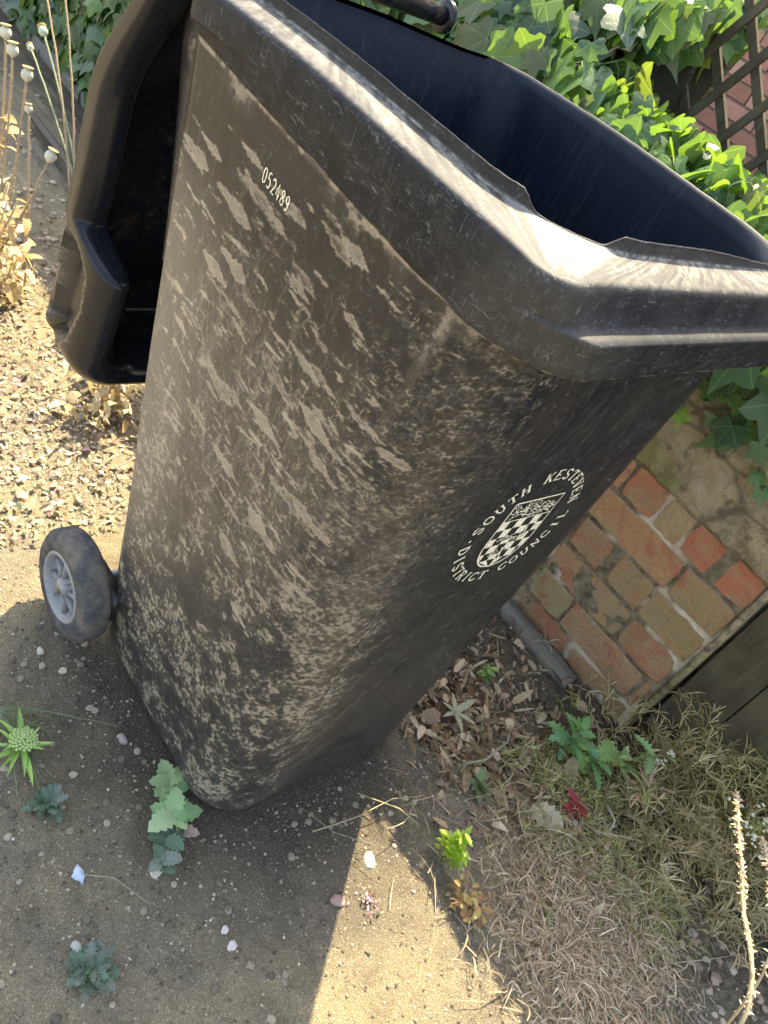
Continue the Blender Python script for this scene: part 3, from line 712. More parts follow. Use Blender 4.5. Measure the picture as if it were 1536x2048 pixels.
# hand grip: a tear-drop hollow pressed into the lower near corner of the lid side
poly = np.array([(.018, .656), (.036, .650), (.052, .622), (.056, .57), (.048, .505), (.030, .462), (.014, .455), (.0075, .50), (.008, .58)])
def inpoly(px, pz):
    c_ = np.zeros(px.shape, bool); n = len(poly); dmin = np.full(px.shape, 9.)
    for i in range(n):
        ax_, az = poly[i]; bx_, bz = poly[(i+1) % n]
        cond = ((az > pz) != (bz > pz)) & (px < (bx_-ax_)*(pz-az)/(bz-az+1e-12)+ax_); c_ ^= cond
        t = np.clip(((px-ax_)*(bx_-ax_)+(pz-az)*(bz-az))/((bx_-ax_)**2+(bz-az)**2), 0, 1); dmin = np.minimum(dmin, np.hypot(px-ax_-t*(bx_-ax_), pz-az-t*(bz-az)))
    return np.where(c_, dmin, -dmin)
outer = np.arange(4, 50); sub_ = LV[outer]; DXP = np.array([q[0] for q in PROF])[outer][:, None]+0*sub_[..., 0]; sdv = inpoly(DXP, sub_[..., 2]+.0); dep = .028*sstep(0, .0035, sdv)
left = (sub_[..., 1] < 0)
cz_ = LB+.045; angc = np.clip((cz_-sub_[..., 2])/.045, 0, 1); dy_ = np.sqrt(1-np.minimum(angc, .95)**2)
LV[outer, :, 1] += np.where(left & (sub_[..., 1] < -.20), dep*dy_, 0); LV[outer, :, 2] += np.where(left & (sub_[..., 1] < -.20), dep*angc, 0)
sdv = np.where(sub_[..., 1] < -.20, sdv, -9.)
ld = np.zeros(LV.shape[:2]); lf = np.full(LV.shape[:2], .003)
lf[0:20] = .05*sstep(1.0, .55, LV[0:20, :, 2])+.01; lf[12:20] += .03*sstep(.95, .6, LV[12:20, :, 2]); lf[outer] = np.where(left & (sdv > .001), .03, lf[outer])
ld[0:22] = .18*sstep(.45, .7, vnoise((22, LV.shape[1]), (8, 60), 41, 3))*sstep(.9, .5, LV[0:22, :, 2])
ld[outer] = np.where(left & (sdv > .001), 0, ld[outer]); ld[outer] = np.where(left & (np.abs(sdv+.001) < .0022), .35, ld[outer])
lid = P_(grid_mesh('lid', LV, False, mat_plastic('dusty_lid_plastic', scratches=.12, rough=.14, spec=.24), attrs={'dust': ld, 'film_sheen': lf}, flip=False))
# lid panel (outer and inner skins) and the top bridge to the hinge
zz_ = np.linspace(LB+.11, 1.03, 40); yy_ = np.linspace(-.172, .172, 20)
ZZ, YY = np.meshgrid(zz_, yy_, indexing='ij')
for nm, off in (('lid_panel', 0.0), ('lid_lining', .014)):
    o = grid_mesh(nm, np.stack([back_x(ZZ)+off, YY, lidz(YY, ZZ)], -1), False, GLOSS); o.parent = lid
mb = MB()   # raised stiffening bulge on the inner side at the lower near corner
zt_ = 1.03
tv = []
for a in np.linspace(0, 1, 9):
    pass
o = None
mb = MB(); mb.tube([(-.112, -.225, .62), (-.105, -.222, .60), (-.100, -.215, .56), (-.098, -.205, .52), (-.10, -.185, .495)], [.006, .017, .021, .021, .010], 14); o = mb.build('lid_rib', GLOSS); o.parent = lid
for y in (-.245, -.205):
    mb = MB(); mb.tube([(float(back_x(1.02))+.01, y, 1.02), (-.052, y, 1.055), (hx, y, hz)], [.012, .012, .015], 12)
    o = mb.build('hinge_lug', GLOSS); o.parent = lid
# top edge closing strip
P2 = []
a_ = LV[:, 0]; b_ = LV[:, -1]
mb = MB(); yy_ = np.linspace(-.29, .29, 24)
for i in range(len(yy_)-1):
    xo = float(back_x(1.03)); vs = []
    for y in (yy_[i], yy_[i+1]):
        zt3 = float(lidz(y, 1.03)); vs += [(xo, y, zt3), (xo+.02, y, zt3+.006), (xo+.05, y, zt3)]
    mb.add(vs, [(0, 1, 4, 3), (1, 2, 5, 4)])
o = mb.build('lid_top_edge', GLOSS); o.parent = lid
print('BIN done')
#@@SETTING@@
# ------------------------------------------------------------ brick wall
WY = .77; WXE = .740
WALL = empty('brick_wall', (0, WY, 0), 'old weathered red brick garden wall with crumbling pale mortar, overgrown by ivy', 'wall')
def PW(o): o.parent = WALL; o.matrix_parent_inverse = Matrix.Translation((0, -WY, 0)); return o
m = NM('old_brick'); v = m.coord(); t = m.attr('tint', 'Color'); a = m.noise(v, 18, 5, .65); b = m.noise(v, 160, 4, .7); e = m.noise(v, 5, 3, .6); pt = m.noise(v, 11, 2, .5)
t = m.mix(m.ramp(pt, [(.54, 0.0), (.60, .65)]), t, (.36, .13, .075)); t = m.mix(m.ramp(pt, [(.36, .6), (.44, 0.0)]), t, (.30, .22, .13))
c = m.mix(m.ramp(b, [(.4, 0.0), (.65, .45)]), t, m.mix(1.0, t, (.55, .5, .45), 'MULTIPLY'))
c = m.mix(m.ramp(a, [(.44, 0.0), (.64, .8)]), c, (.31, .225, .12)); c = m.mix(m.ramp(e, [(.50, 0.0), (.70, .55)]), c, (.19, .19, .085))
c = m.mix(m.ramp(m.noise(v, 33, 4, .7), [(.60, 0.0), (.72, .6)]), c, (.085, .075, .05))
BRICK = m.fin(c, .93, m.bump(m.math('ADD', a, m.math('MULTIPLY', b, .6)), .008, 1.0), .2)
m = NM('lime_mortar'); v = m.coord(); a = m.noise(v, 30, 5, .7); b = m.noise(v, 250, 3, .7); e = m.noise(v, 7, 3)
c = m.mix(m.ramp(a, [(.35, 0.0), (.6, 1.0)]), (.085, .072, .045), (.24, .195, .125)); c = m.mix(m.ramp(e, [(.50, 0.0), (.60, .9)]), c, (.62, .54, .40))
MORT = m.fin(c, .95, m.bump(m.math('ADD', a, m.math('MULTIPLY', b, .6)), .009, 1.0), .1)
m = NM('crumbling_render'); v = m.coord(); a = m.noise(v, 9, 5, .65); b = m.noise(v, 90, 4, .7); e = m.noise(v, 4, 3)
c = m.mix(m.ramp(a, [(.35, 0.0), (.6, 1.0)]), (.13, .105, .06), (.30, .24, .14)); c = m.mix(m.ramp(b, [(.5, 0.0), (.75, .7)]), c, (.38, .33, .23))
c = m.mix(m.ramp(e, [(.50, 0.0), (.6, .7)]), c, (.16, .16, .05)); dk_ = m.ramp(m.noise(v, 17, 6, .75), [(.54, 0.0), (.64, .85)]); c = m.mix(dk_, c, (.06, .05, .035)); crk = m.ramp(m.vor(m.coord((4.2, 4, 9)), 1.0, 'DISTANCE_TO_EDGE'), [(.0, .8), (.05, 0.0)]); c = m.mix(crk, c, (.10, .085, .06)); REND = m.fin(c, .95, m.bump(m.math('ADD', a, m.math('MULTIPLY', b, .4)), .012, 1.0), .1)
RED = (.43, .16, .085); ORG = (.40, .225, .115); PALE = (.38, .27, .15); BRN = (.36, .205, .11); MOSS = (.29, .25, .12); DRED = (.33, .145, .08)
courses = {  # hand laid where the photograph shows them: (z0, [x breaks], [colours])
 0: (-.035, [-9, .30, .53, WXE-.012], [BRN, DRED, BRN]),
 1: (.053, [-9, .355, .470, .700, WXE-.012], [PALE, MOSS, BRN, BRN]),
 2: (.141, [-9, .352, .590, WXE-.012], [ORG, ORG, DRED]),
 3: (.231, [-9, .362, .462, .482, .585, WXE-.006], [ORG, DRED, MOSS, BRN, ORG]),
 4: (.321, [-9, .345, .598, WXE], [ORG, ORG, BRN]),
 5: (.411, [-9, .385, .482, .555, .640, .655, WXE+.002], [RED, RED, PALE, RED, PALE, RED]),
}
mb = MB()
def brick(x0, x1, z0, z1, col, yo=0):
    n = rnd
    j = lambda s: n.uniform(-s, s)
    cx, cz = (x0+x1)/2, (z0+z1)/2; hx_, hz_ = (x1-x0)/2, (z1-z0)/2
    # rounded worn face: outer ring at depth, inner ring proud
    f = WY-.004+yo+j(.0025); ring_ = []
    nseg = 5
    per = [(-1, -1), (-.6, -1), (-.2, -1), (.2, -1), (.6, -1), (1, -1), (1, -.35), (1, .35), (1, 1), (.6, 1), (.2, 1), (-.2, 1), (-.6, 1), (-1, 1), (-1, .35), (-1, -.35)]
    A = []; B = []; C_ = []
    for (u, w) in per:
        cor = abs(u) == 1 and abs(w) == 1
        A.append((cx+u*hx_, WY+.03, cz+w*hz_)); k = rnd.uniform(0, .004) if cor else 0
        jx, jz = j(.0022), j(.0022); B.append((cx+u*(hx_-.0005-k)+jx, f+.0035, cz+w*(hz_-.0005-k)+jz)); C_.append((cx+u*(hx_-.0032-k)+jx, f+j(.0008), cz+w*(hz_-.0032-k)+jz))
    N = len(per); fs = []
    for i in range(N):
        i2 = (i+1) % N; fs += [(i, i2, N+i2, N+i), (N+i, N+i2, 2*N+i2, 2*N+i)]
    fs.append(tuple(range(2*N, 3*N)))
    mb.add(A+B+C_, fs, col)
JT = .0036
for r in range(12):
    z0 = -.035+.0885*r if r not in courses else courses[r][0]; z1 = z0+.0885
    xb = courses[r][1][1] if r in courses else WXE-(.12 if r % 2 else 0)
    if r in courses:
        br_, cl_ = courses[r][1], courses[r][2]
        for i in range(1, len(br_)-1):
            a0, a1 = br_[i], br_[i+1]
            if a1-a0 < .025: continue
            brick(a0+JT, a1-JT, z0+JT, z1-JT, cl_[min(i, len(cl_)-1)])
    x = xb; k = 0
    while x > -3.6 and r < 11:
        L = .235 if (k+r) % 3 else .118
        if r > 5 and x > -.2: L = L
        col = jc(rnd.choice((RED, ORG, BRN, PALE, ORG, DRED)), rnd, .85, 1.15)
        if not (r >= 6 and x > -.5): brick(x-L+JT, x-JT, z0+JT, z1-JT, col)
        x -= L; k += 1
wob = PW(mb.build('brickwork', BRICK, smooth=False))
# mortar body, rough face just behind the brick faces
def rough_slab(name, x0, x1, z0, z1, y, depth, mat, step, amp, seed, parentf, both=None):
    nx_ = int((x1-x0)/step)+2; nz_ = int((z1-z0)/step)+2
    Xs, Zs = np.meshgrid(np.linspace(x0, x1, nx_), np.linspace(z0, z1, nz_)); n = vnoise(Xs.shape, (max(2, (z1-z0)*25), max(2, (x1-x0)*25)), seed, 3)-.5
    Yf = y+n*amp; border = (Zs > z1-step*.5) | (Zs < z0+step*.5)
    Vf = np.stack([Xs, Yf, Zs], -1)
    top = Vf[-1:].copy(); top[..., 1] = y+depth; bot = Vf[:1].copy(); bot[..., 1] = y+depth
    Vf = np.concatenate([bot, Vf, top], 0)
    l_ = Vf[:, :1].copy(); l_[..., 1] = y+depth; r_ = Vf[:, -1:].copy(); r_[..., 1] = y+depth
    Vf = np.concatenate([l_, Vf, r_], 1)
    return parentf(grid_mesh(name, Vf, False, mat))
rough_slab('mortar', -3.6, WXE-.001, -.05, .94, WY-.0005, .22, MORT, .006, .006, 51, PW)
rough_slab('render_patch', -.55, WXE+.004, .499, .90, WY-.010, .02, REND, .008, .022, 52, PW)
mb = MB(); mb.box((WXE+.005, WY+.045, .29), (.006, .055, .33)); o = PW(mb.build('end_render', REND))

# grey kerb board lying along the foot of the wall
m = NM('weathered_grey_timber'); v = m.coord(); gv = m.coord((6, 90, 90)); gn = m.noise(gv, 1.0, 5, .7, .6); e = m.noise(v, 14, 4)
c = m.mix(m.ramp(gn, [(.3, 0.0), (.7, 1.0)]), (.085, .08, .07), (.21, .195, .165)); c = m.mix(m.ramp(e, [(.5, 0.0), (.7, .6)]), c, (.14, .13, .07))
TIMB = m.fin(c, .9, m.bump(gn, .003, .8), .2)
def board(name, x0, x1, y0, y1, z0, z1, mat, label, cat, seed, tilt=0.0):
    nx_ = max(8, int((x1-x0)/.02)); r = np.random.default_rng(seed); prof_ = [(y0, z0), (y0, z1-.006), (y0+.005, z1), ((y0+y1)/2, z1+.001), (y1-.005, z1), (y1, z1-.006), (y1, z0)]
    rows_ = []
    xs_ = np.linspace(x0, x1, nx_)
    wv = vnoise((len(prof_), nx_), (3, nx_/3), seed, 2)-.5
    for i, (yy1, zz1) in enumerate(prof_):
        rows_.append(np.column_stack([xs_, yy1+wv[i]*.004, zz1+wv[i]*.005*(zz1 > z0+.001)+tilt*(xs_-x0)]))
    Vb = np.array(rows_)
    capL = Vb[:, :1].copy(); capL[:, 0, 1] = (y0+y1)/2; capL[:, 0, 2] = z0; capR = Vb[:, -1:].copy(); capR[:, 0, 1] = (y0+y1)/2; capR[:, 0, 2] = z0
    o = grid_mesh(name, np.concatenate([capL, Vb, capR], 1), False, mat)
    tag(o, label, cat); return o
board('kerb_board', -.9, .600, .690, .742, -.03, .018, TIMB, 'short grey timber board on the ground at the foot of the brick wall', 'board', 61)
board('garden_plank', -4.2, -1.15, .70, .84, -.03, .045, TIMB, 'long dark plank lying on the soil behind the poppy stems', 'plank', 62)

# ------------------------------------------------------------ boarded fence past the end of the wall
m = NM('stained_fence_board'); v = m.coord(); gv = m.coord((60, 60, 5)); gn = m.noise(gv, 1.2, 5, .7, .5); e = m.noise(v, 8, 4)
c = m.mix(m.ramp(gn, [(.3, 0.0), (.7, 1.0)]), (.035, .028, .017), (.085, .067, .040)); c = m.mix(m.ramp(e, [(.45, 0.0), (.7, .6)]), c, (.11, .105, .06))
FEN = m.fin(c, .85, m.bump(gn, .003, .8), .25)
FE = empty('boarded_fence', (1.2, .80, 0), 'brown boarded fence panel standing beyond the end of the brick wall', 'fence')
xx_ = .758
for k in range(9):
    wd = .112+rnd.uniform(-.004, .004); mb = MB(); mb.box((xx_+wd/2, .815+.004*(k % 2), .53), (wd/2-.0022, .011, .55), jit=.0015)
    o = mb.build('fence_board', FEN, smooth=False); o.parent = FE; o.matrix_parent_inverse = Matrix.Translation((-1.2, -.80, 0)); xx_ += wd
mb = MB(); mb.box((1.27, .848, .25), (.52, .018, .035)); mb2 = MB(); mb2.box((1.27, .848, .9), (.52, .018, .035))
for q in (mb, mb2): o = q.build('fence_rail', FEN, smooth=False); o.parent = FE; o.matrix_parent_inverse = Matrix.Translation((-1.2, -.80, 0))

# ------------------------------------------------------------ raised bed behind the wall, brick house and trellis
nb_ = 60
Xb, Yb = np.meshgrid(np.linspace(-4.5, 2.2, 90), np.linspace(.985, 3.4, 40)); Zb = .70+(vnoise(Xb.shape, (20, 50), 71, 3)-.5)*.06
Vb = np.stack([Xb, Yb, Zb], -1); fr_ = Vb[:1].copy(); fr_[..., 2] = -.1; rg = Vb[:, -1:].copy(); 
Vb = np.concatenate([fr_, Vb], 0)
tag(grid_mesh('raised_bed', Vb, False, SOIL), 'raised bed of soil behind the wall', 'ground', kind='structure')
HS = empty('brick_house', (-1.5, 3.4, 0), 'red brick house wall seen blurred through the trellis', 'house')
mb = MB()
for r in range(40):
    z0 = -.05+r*.078; x = -6.5-(.11 if r % 2 else 0)
    while x < 3.5:
        L = .225
        if z0+.07 > .55: mb.box((x+L/2, 3.41, z0+.037), (L/2-.005, .02, .0325), col=jc(rnd.choice(((.44, .21, .14), (.38, .17, .11), (.48, .25, .17))), rnd, .8, 1.2))
        x += L
o = mb.build('brick_face', BRICK if False else mat_tint('house_brick', .9, .4, 40, bd=.004), smooth=False); o.parent = HS; o.matrix_parent_inverse = Matrix.Translation((1.5, -3.4, 0))
mb = MB(); mb.box((-1.5, 3.55, 1.5), (5.2, .14, 1.6), col=(.40, .33, .27)); o = mb.build('house_wall', mat_tint('house_mortar', .9), smooth=False); o.parent = HS; o.matrix_parent_inverse = Matrix.Translation((1.5, -3.4, 0))
# diamond trellis
TRE = empty('diamond_trellis', (0, 1.12, .7), 'dark brown diamond lattice trellis rising out of the ivy in front of red brick', 'trellis')
tz0, tz1, tx0, tx1 = .78, 1.42, -.40, .62
def clip_line(x, z, dx, dz):
    ts = []
    t0, t1 = -9, 9
    for (p, d_, lo, hi) in ((x, dx, tx0, tx1), (z, dz, tz0, tz1)):
        a, b = (lo-p)/d_, (hi-p)/d_
        if a > b: a, b = b, a
        t0 = max(t0, a); t1 = min(t1, b)
    return (t0, t1) if t1 > t0 else None
#@@TRELLIS@@
for fam, (dx, dz, dy) in enumerate(((.42, .91, .0), (-.72, .69, .012))):
    for k in range(-14, 22):
        x = -.135+k*.104 if fam == 0 else -.135+k*.118
        r_ = clip_line(x, 1.10, dx, dz)
        if not r_: continue
        (a, b) = r_; p0 = Vector((x+dx*a, 1.12+dy, 1.10+dz*a)); p1 = Vector((x+dx*b, 1.12+dy, 1.10+dz*b)); dv = (p1-p0)
        if dv.length < .08: continue
        mid = (p0+p1)/2; ang = math.atan2(dv.z, dv.x); rot = Matrix.Rotation(-ang, 3, 'Y')
        mb = MB(); mb.box(mid, (dv.length/2, .0055, .0098), rot=rot, jit=.0008)
        o = mb.build('lattice_slat', FEN, smooth=False); o.parent = TRE; o.matrix_parent_inverse = Matrix.Translation((0, -1.12, -.7))

# ------------------------------------------------------------ ivy
def leaf_geo(mb, P, tip, nrm, size, col, outline, curl=.2, fold=.12, pet=True):
    tip = Vector(tip).normalized(); nrm = Vector(nrm); nrm = (nrm-tip*nrm.dot(tip)).normalized(); sd_ = tip.cross(nrm); P = Vector(P)
    fx1, fx2 = rnd.uniform(.82, 1.15), rnd.uniform(.82, 1.15); pts = [(x*(fx1 if x < 0 else fx2)+rnd.uniform(-.022, .022), y+rnd.uniform(-.022, .022), k) for x, y, k in outline]; n = len(pts); vs = []; ks = []
    def mp(x, y):
        z = -curl*(x*x*1.1+(y-.35)**2*.9)+fold*abs(x)
        return P+(sd_*x+tip*y+nrm*z)*size
    vs.append(mp(0, .0)); ks.append(1.0)
    for (x, y, k) in pts: vs.append(mp(x*.52, y*.52)); ks.append(k)
    for (x, y, k) in pts: vs.append(mp(x, y)); ks.append(k*.97)
    fs = [(0, 1+i, 1+i+1) for i in range(n-1)]
    for i in range(n-1): fs.append((1+i, 1+n+i, 1+n+i+1, 1+i+1))
    fs.append((0, n, 1)) if False else None
    mb.add(vs, fs, col, ks)
half = [(.0, .96, 1), (.09, .80, .4), (.18, .63, .1), (.25, .52, 0), (.40, .53, .35), (.56, .44, 1), (.53, .30, .4), (.45, .15, .1), (.41, .05, 0), (.45, -.08, .4), (.38, -.22, 1), (.24, -.22, .3), (.10, -.15, .1), (.03, -.05, 0)]
IVY = [(-x, y, k) for (x, y, k) in half[::-1]]+half[1:]
IVYB = [(x*(.8 if k < 1 else 1.05), y*(1 if k < 1 else 1.08), k) for (x, y, k) in IVY]
IVYC = [(x*1.15, y*.9, k) for (x, y, k) in IVY]
# profile of the ivy's face over the wall: distance along -> (y, z)
def ivy_prof(t, x):
    K = [(0, (.715, .62)), (.14, (.69, .78)), (.30, (.675, .93)), (.42, (.72, 1.05)), (.54, (.84, 1.13)), (.75, (1.03, 1.20)), (1.0, (1.28, 1.30))]
    if x > -.22:      # the crest is lower in front of the trellis
        f_ = max(0, min(1, (x+.22)/.10)); e_ = .05*(1-f_); K = [(0, (.70, .66)), (.16, (.68, .80)), (.32, (.67, .93)), (.45, (.72, .99+e_)), (.60, (.84, .995+e_)), (.8, (.98, .985+e_)), (1.0, (1.10, .965+e_))]
    for (a, p), (b, q) in zip(K[:-1], K[1:]):
        if t <= b: u = (t-a)/(b-a); return (p[0]+(q[0]-p[0])*u, p[1]+(q[1]-p[1])*u, Vector((0, -(q[1]-p[1]), (q[0]-p[0]))).normalized())
    return (*K[-1][1], Vector((0, -.3, 1)))
IV = empty('ivy', (-.5, .75, .5), 'dense green ivy with lobed leaves sprawling over the brick wall behind the bin', 'ivy')
def PI_(o): o.parent = IV; o.matrix_parent_inverse = Matrix.Translation((.5, -.75, -.5)); return o
LEAF = mat_leaf('ivy_leaf')
mb = MB(); st = MB(); rl = random.Random(23)
def ivy_leaf(x, y, z, nrm, size=None, col=None):
    size = size or rl.choice((rl.uniform(.035, .07), rl.uniform(.06, .10), rl.uniform(.07, .11)))
    hang = Vector((rl.uniform(-.9, .9), rl.uniform(-.25, .1), -1.0+rl.uniform(-.2, .7)))
    nn_ = (nrm+Vector((rl.uniform(-.55, .55), rl.uniform(-.45, .35), rl.uniform(-.35, .55)))).normalized()
    col = col or rl.choice(((.055, .110, .050), (.040, .088, .046), (.070, .130, .050), (.085, .155, .045), (.034, .076, .042), (.105, .18, .035), (.085, .10, .04)))
    col = jc(col, rl, .85, 1.2)
    leaf_geo(mb, (x, y, z), hang, nn_, size, col, rl.choice((IVY, IVY, IVYB, IVYC)), rl.uniform(.05, .45), rl.uniform(-.05, .25))
    if rl.random() < .5:
        p = Vector((x, y, z)); b_ = p-nn_*rl.uniform(.03, .06)+Vector((rl.uniform(-.02, .02), 0, rl.uniform(.0, .03)))
        st.tube([p, (p+b_)/2+Vector((0, 0, .006)), b_], .0011, 4, (.12, .16, .05), cap=False)
def clump(x, t): return math.sin(x*5.1+1.7*math.sin(t*7+x*2.3))*math.sin(t*9+x*1.9)
for layer in range(3):
    for _ in range((2000, 1900, 1300)[layer]):
        x = rl.uniform(-2.9, 1.0) if rl.random() < .8 else rl.uniform(-.8, .75); t = rl.random()**.85
        if x > .62 and t < .30: continue
        y, z, nrm = ivy_prof(t, x)
        o_ = clump(x, t)*.035+(.015, -.02, -.055)[layer]+rl.uniform(-.018, .018)
        if x < -1.2:      # further along, the ivy comes down to the ground
            if rl.random() < .5: z = rl.uniform(.03, .7); y = .74-.04*z; nrm = Vector((0, -1, .25)).normalized()
        if t < .16 and rl.random() < .6 and x > -1.2: continue
        P = Vector((x, y, z))+nrm*o_
        ivy_leaf(P.x, P.y, P.z, nrm)
for _ in range(1500):      # the ground-hugging skirt further along the wall
    x = rl.uniform(-4.0, -1.25); z = rl.uniform(.02, .85); ivy_leaf(x, .73-.05*z+rl.uniform(-.03, .03), z, Vector((0, -1, .3)).normalized(), rl.uniform(.06, .11))
# a few trailing shoots over the render and beside the rim
for (x, z, s_) in ((.545, .745, .085), (.520, .712, .06), (.60, .74, .07), (.34, .66, .045), (.36, .60, .035), (.33, .57, .04), (.30, .53, .035), (.29, .49, .04), (.27, .52, .045), (.585, .66, .045), (.61, .64, .04), (.47, .74, .05), (.44, .75, .06), (.655, .69, .06), (.68, .74, .07), (.40, .72, .05)):
    ivy_leaf(x, WY-.035, z, Vector((.2, -1, .35)).normalized(), s_*.8, (.085, .165, .055))
ivy_leaf(.395, WY-.05, .655, Vector((0, -1, .5)).normalized(), .04, (.17, .26, .03))
PI_(mb.build('foliage', LEAF)); 
for k in range(46):
    x = rl.uniform(-2.5, .7); t0 = rl.uniform(0, .5); pts = []; t = t0
    for i in range(9): y, z, nrm = ivy_prof(min(t, .98), x); pts.append(Vector((x, y, z))-nrm*rl.uniform(-.005, .05)); x += rl.uniform(-.05, .05); t += .055
    st.tube(pts, rl.uniform(.0018, .004), 5, rl.choice(((.20, .15, .09), (.30, .24, .16))), cap=False)
PI_(st.build('vine_stems', mat_tint('vine_bark')))
# dark backing sheet added behind the leaves, closing the view between them
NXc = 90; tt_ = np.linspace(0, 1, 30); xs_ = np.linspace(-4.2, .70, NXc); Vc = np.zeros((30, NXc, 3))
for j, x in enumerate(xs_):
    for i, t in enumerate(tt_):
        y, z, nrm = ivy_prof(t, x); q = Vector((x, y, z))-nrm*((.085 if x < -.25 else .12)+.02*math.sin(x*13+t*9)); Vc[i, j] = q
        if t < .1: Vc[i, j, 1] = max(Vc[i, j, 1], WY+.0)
m = NM('dark_ivy_backing'); v = m.coord(); a = m.noise(v, 40, 5, .7); CORE = m.fin(m.mix(a, (.012, .014, .008), (.05, .045, .025)), .95, m.bump(a, .02, 1.0), .1)
PI_(grid_mesh('dark_backing', Vc, False, CORE))

# ------------------------------------------------------------ small plants, debris, stones
DRYM = mat_tint('dry_plant', .85, .45, 120, trans=.25); GRNM = mat_leaf('weed_leaf', trans=.2, rough=.55, vein=(.30, .42, .20)); STM = mat_tint('stone', .9, .5, 90, bd=.002)
def stone(name, x, y, s, col, label, flat=.55, zo=0.0, el=1.3, rot=None):
    r = random.Random(hash((round(x*1e3), round(y*1e3))) & 0xffff); bm = MB(); n1_, n2_ = 10, 7; vs = []
    ph = [r.uniform(0, 6.28) for _ in range(6)]
    def rr(d): return 1+.16*math.sin(2.1*d.x+ph[0])+.14*math.sin(3*d.y+ph[1])+.12*math.sin(2.7*d.z+ph[2])+.06*math.sin(6*d.x+4*d.y+ph[3])
    vs.append(Vector((0, 0, 1)))
    for i in range(1, n2_):
        for j in range(n1_):
            a, b = math.pi*i/n2_, 2*math.pi*j/n1_; vs.append(Vector((math.sin(a)*math.cos(b), math.sin(a)*math.sin(b), math.cos(a))))
    vs.append(Vector((0, 0, -1))); rz = Matrix.Rotation(rot if rot is not None else r.uniform(0, 3.1), 3, 'Z')
    vv = []
    for d in vs:
        q = d*rr(d)+Vector([r.uniform(-.05, .05) for _ in range(3)]); q = Vector((max(-.86, min(.9, q.x))*el, q.y, max(-.7, min(.8, q.z))*flat)); vv.append(rz @ q*s)
    fs = [(0, 1+j, 1+(j+1) % n1_) for j in range(n1_)]
    for i in range(n2_-2):
        for j in range(n1_): a = 1+i*n1_; fs.append((a+j, a+n1_+j, a+n1_+(j+1) % n1_, a+(j+1) % n1_))
    L_ = len(vs)-1; a = 1+(n2_-2)*n1_; fs += [(a+j, L_, a+(j+1) % n1_) for j in range(n1_)]
    if name is None: return vv, fs
    bm.add(vv, fs, col); o = bm.build(name, STM, smooth=True); o.location = (x, y, zg(x, y)+s*flat*.35+zo); return tag(o, label, 'stone', 'loose stones on the soil')
for args in ((.341, -.267, .0125, (.34, .27, .24), 'round pinkish grey stone on the dark soil left of the bin', .8, 0, 1.05),
             (.559, -.311, .012, (.62, .56, .42), 'flat cream chip of stone just below the leafy rosette', .3, 0, 1.2),
             (.729, -.077, .0135, (.36, .24, .20), 'reddish stone at the edge of the sunlit wedge', .6, 0, 1.3),
             (.701, .015, .016, (.42, .42, .34), 'flat grey-green oval stone on sunlit sand', .35, 0, 1.5),
             (.366, -.359, .007, (.42, .34, .26), 'small tan pebble above the dark bluish weed', .6, 0, 1.4),
             (.706, -.26, .010, (.55, .50, .44), 'pale chip with a dark hollow, lower of two near the shade centre', .5, 0, 1.0),
             (.682, -.259, .0075, (.56, .50, .44), 'small pale angular chip, upper of two near the shade centre', .6, 0, 1.1),
             (.66, -.24, .007, (.28, .21, .17), 'dull pink pebble in the shaded soil', .5, 0, 1.2),
             (.181, -.304, .009, (.50, .43, .30), 'pale pebble lying below the wheel', .6, 0, 1.1),
             (.130, -.322, .010, (.52, .46, .34), 'cream pebble touching the foot of the wheel', .6, 0, 1.2),
             (.703, .072, .006, (.50, .42, .28), 'tiny tan pebble in the tip of the sunlit wedge', .6, 0, 1.0),
             (1.060, .120, .015, (.25, .22, .19), 'grey angular stone at the bottom beside the dry grass', .6, 0, 1.1),
             (1.020, .20, .013, (.24, .20, .17), 'brown-grey stone half hidden in the dry grass', .5, 0, 1.3),
             (1.195, .475, .013, (.45, .33, .26), 'pinkish pebble on bare soil right of the dry grass', .6, 0, 1.1),
             (1.075, .545, .011, (.36, .33, .30), 'grey pebble between the green tuft and the bare soil', .6, 0, 1.2),
             (1.115, .53, .012, (.38, .35, .32), 'light grey stone beside two smaller ones on bare soil', .5, 0, 1.4),
             (.735, .19, .009, (.33, .28, .24), 'small grey-brown stone right of the yellow-green seedling', .6, 0, 1.0)):
    stone('stone', args[0], args[1], args[2]*.76, *args[3:])
# blue-white scrap and torn leaf
def scrap(x, y, s, col, label, cat, name, seed):
    r = random.Random(seed); n = 11; mb = MB(); c0 = Vector((0, 0, .003)); vs = [c0]+[Vector((math.cos(2*math.pi*i/n)*s*r.uniform(.55, 1.1), math.sin(2*math.pi*i/n)*s*.75*r.uniform(.5, 1.1), r.uniform(.0, .006))) for i in range(n)]
    vs2 = [q-Vector((0, 0, .0008)) for q in vs]
    mb.add(vs+vs2, [(0, 1+i, 1+(i+1) % n) for i in range(n)]+[(n+1, n+2+(i+1) % n, n+2+i) for i in range(n)]+[(1+i, n+2+i, n+2+(i+1) % n, 1+(i+1) % n) for i in range(n)], col)
    o = mb.build(name, STM); o.location = (x, y, zg(x, y)+.001); tag(o, label, cat)
scrap(.513, -.410, .014, (.52, .58, .68), 'torn scrap of pale blue plastic on shaded soil', 'litter', 'plastic_scrap', 2)
scrap(.602, -.450, .011, (.42, .43, .38), 'small crumpled grey-white leaf beside the dark weed', 'dead leaf', 'dead_leaf', 5)

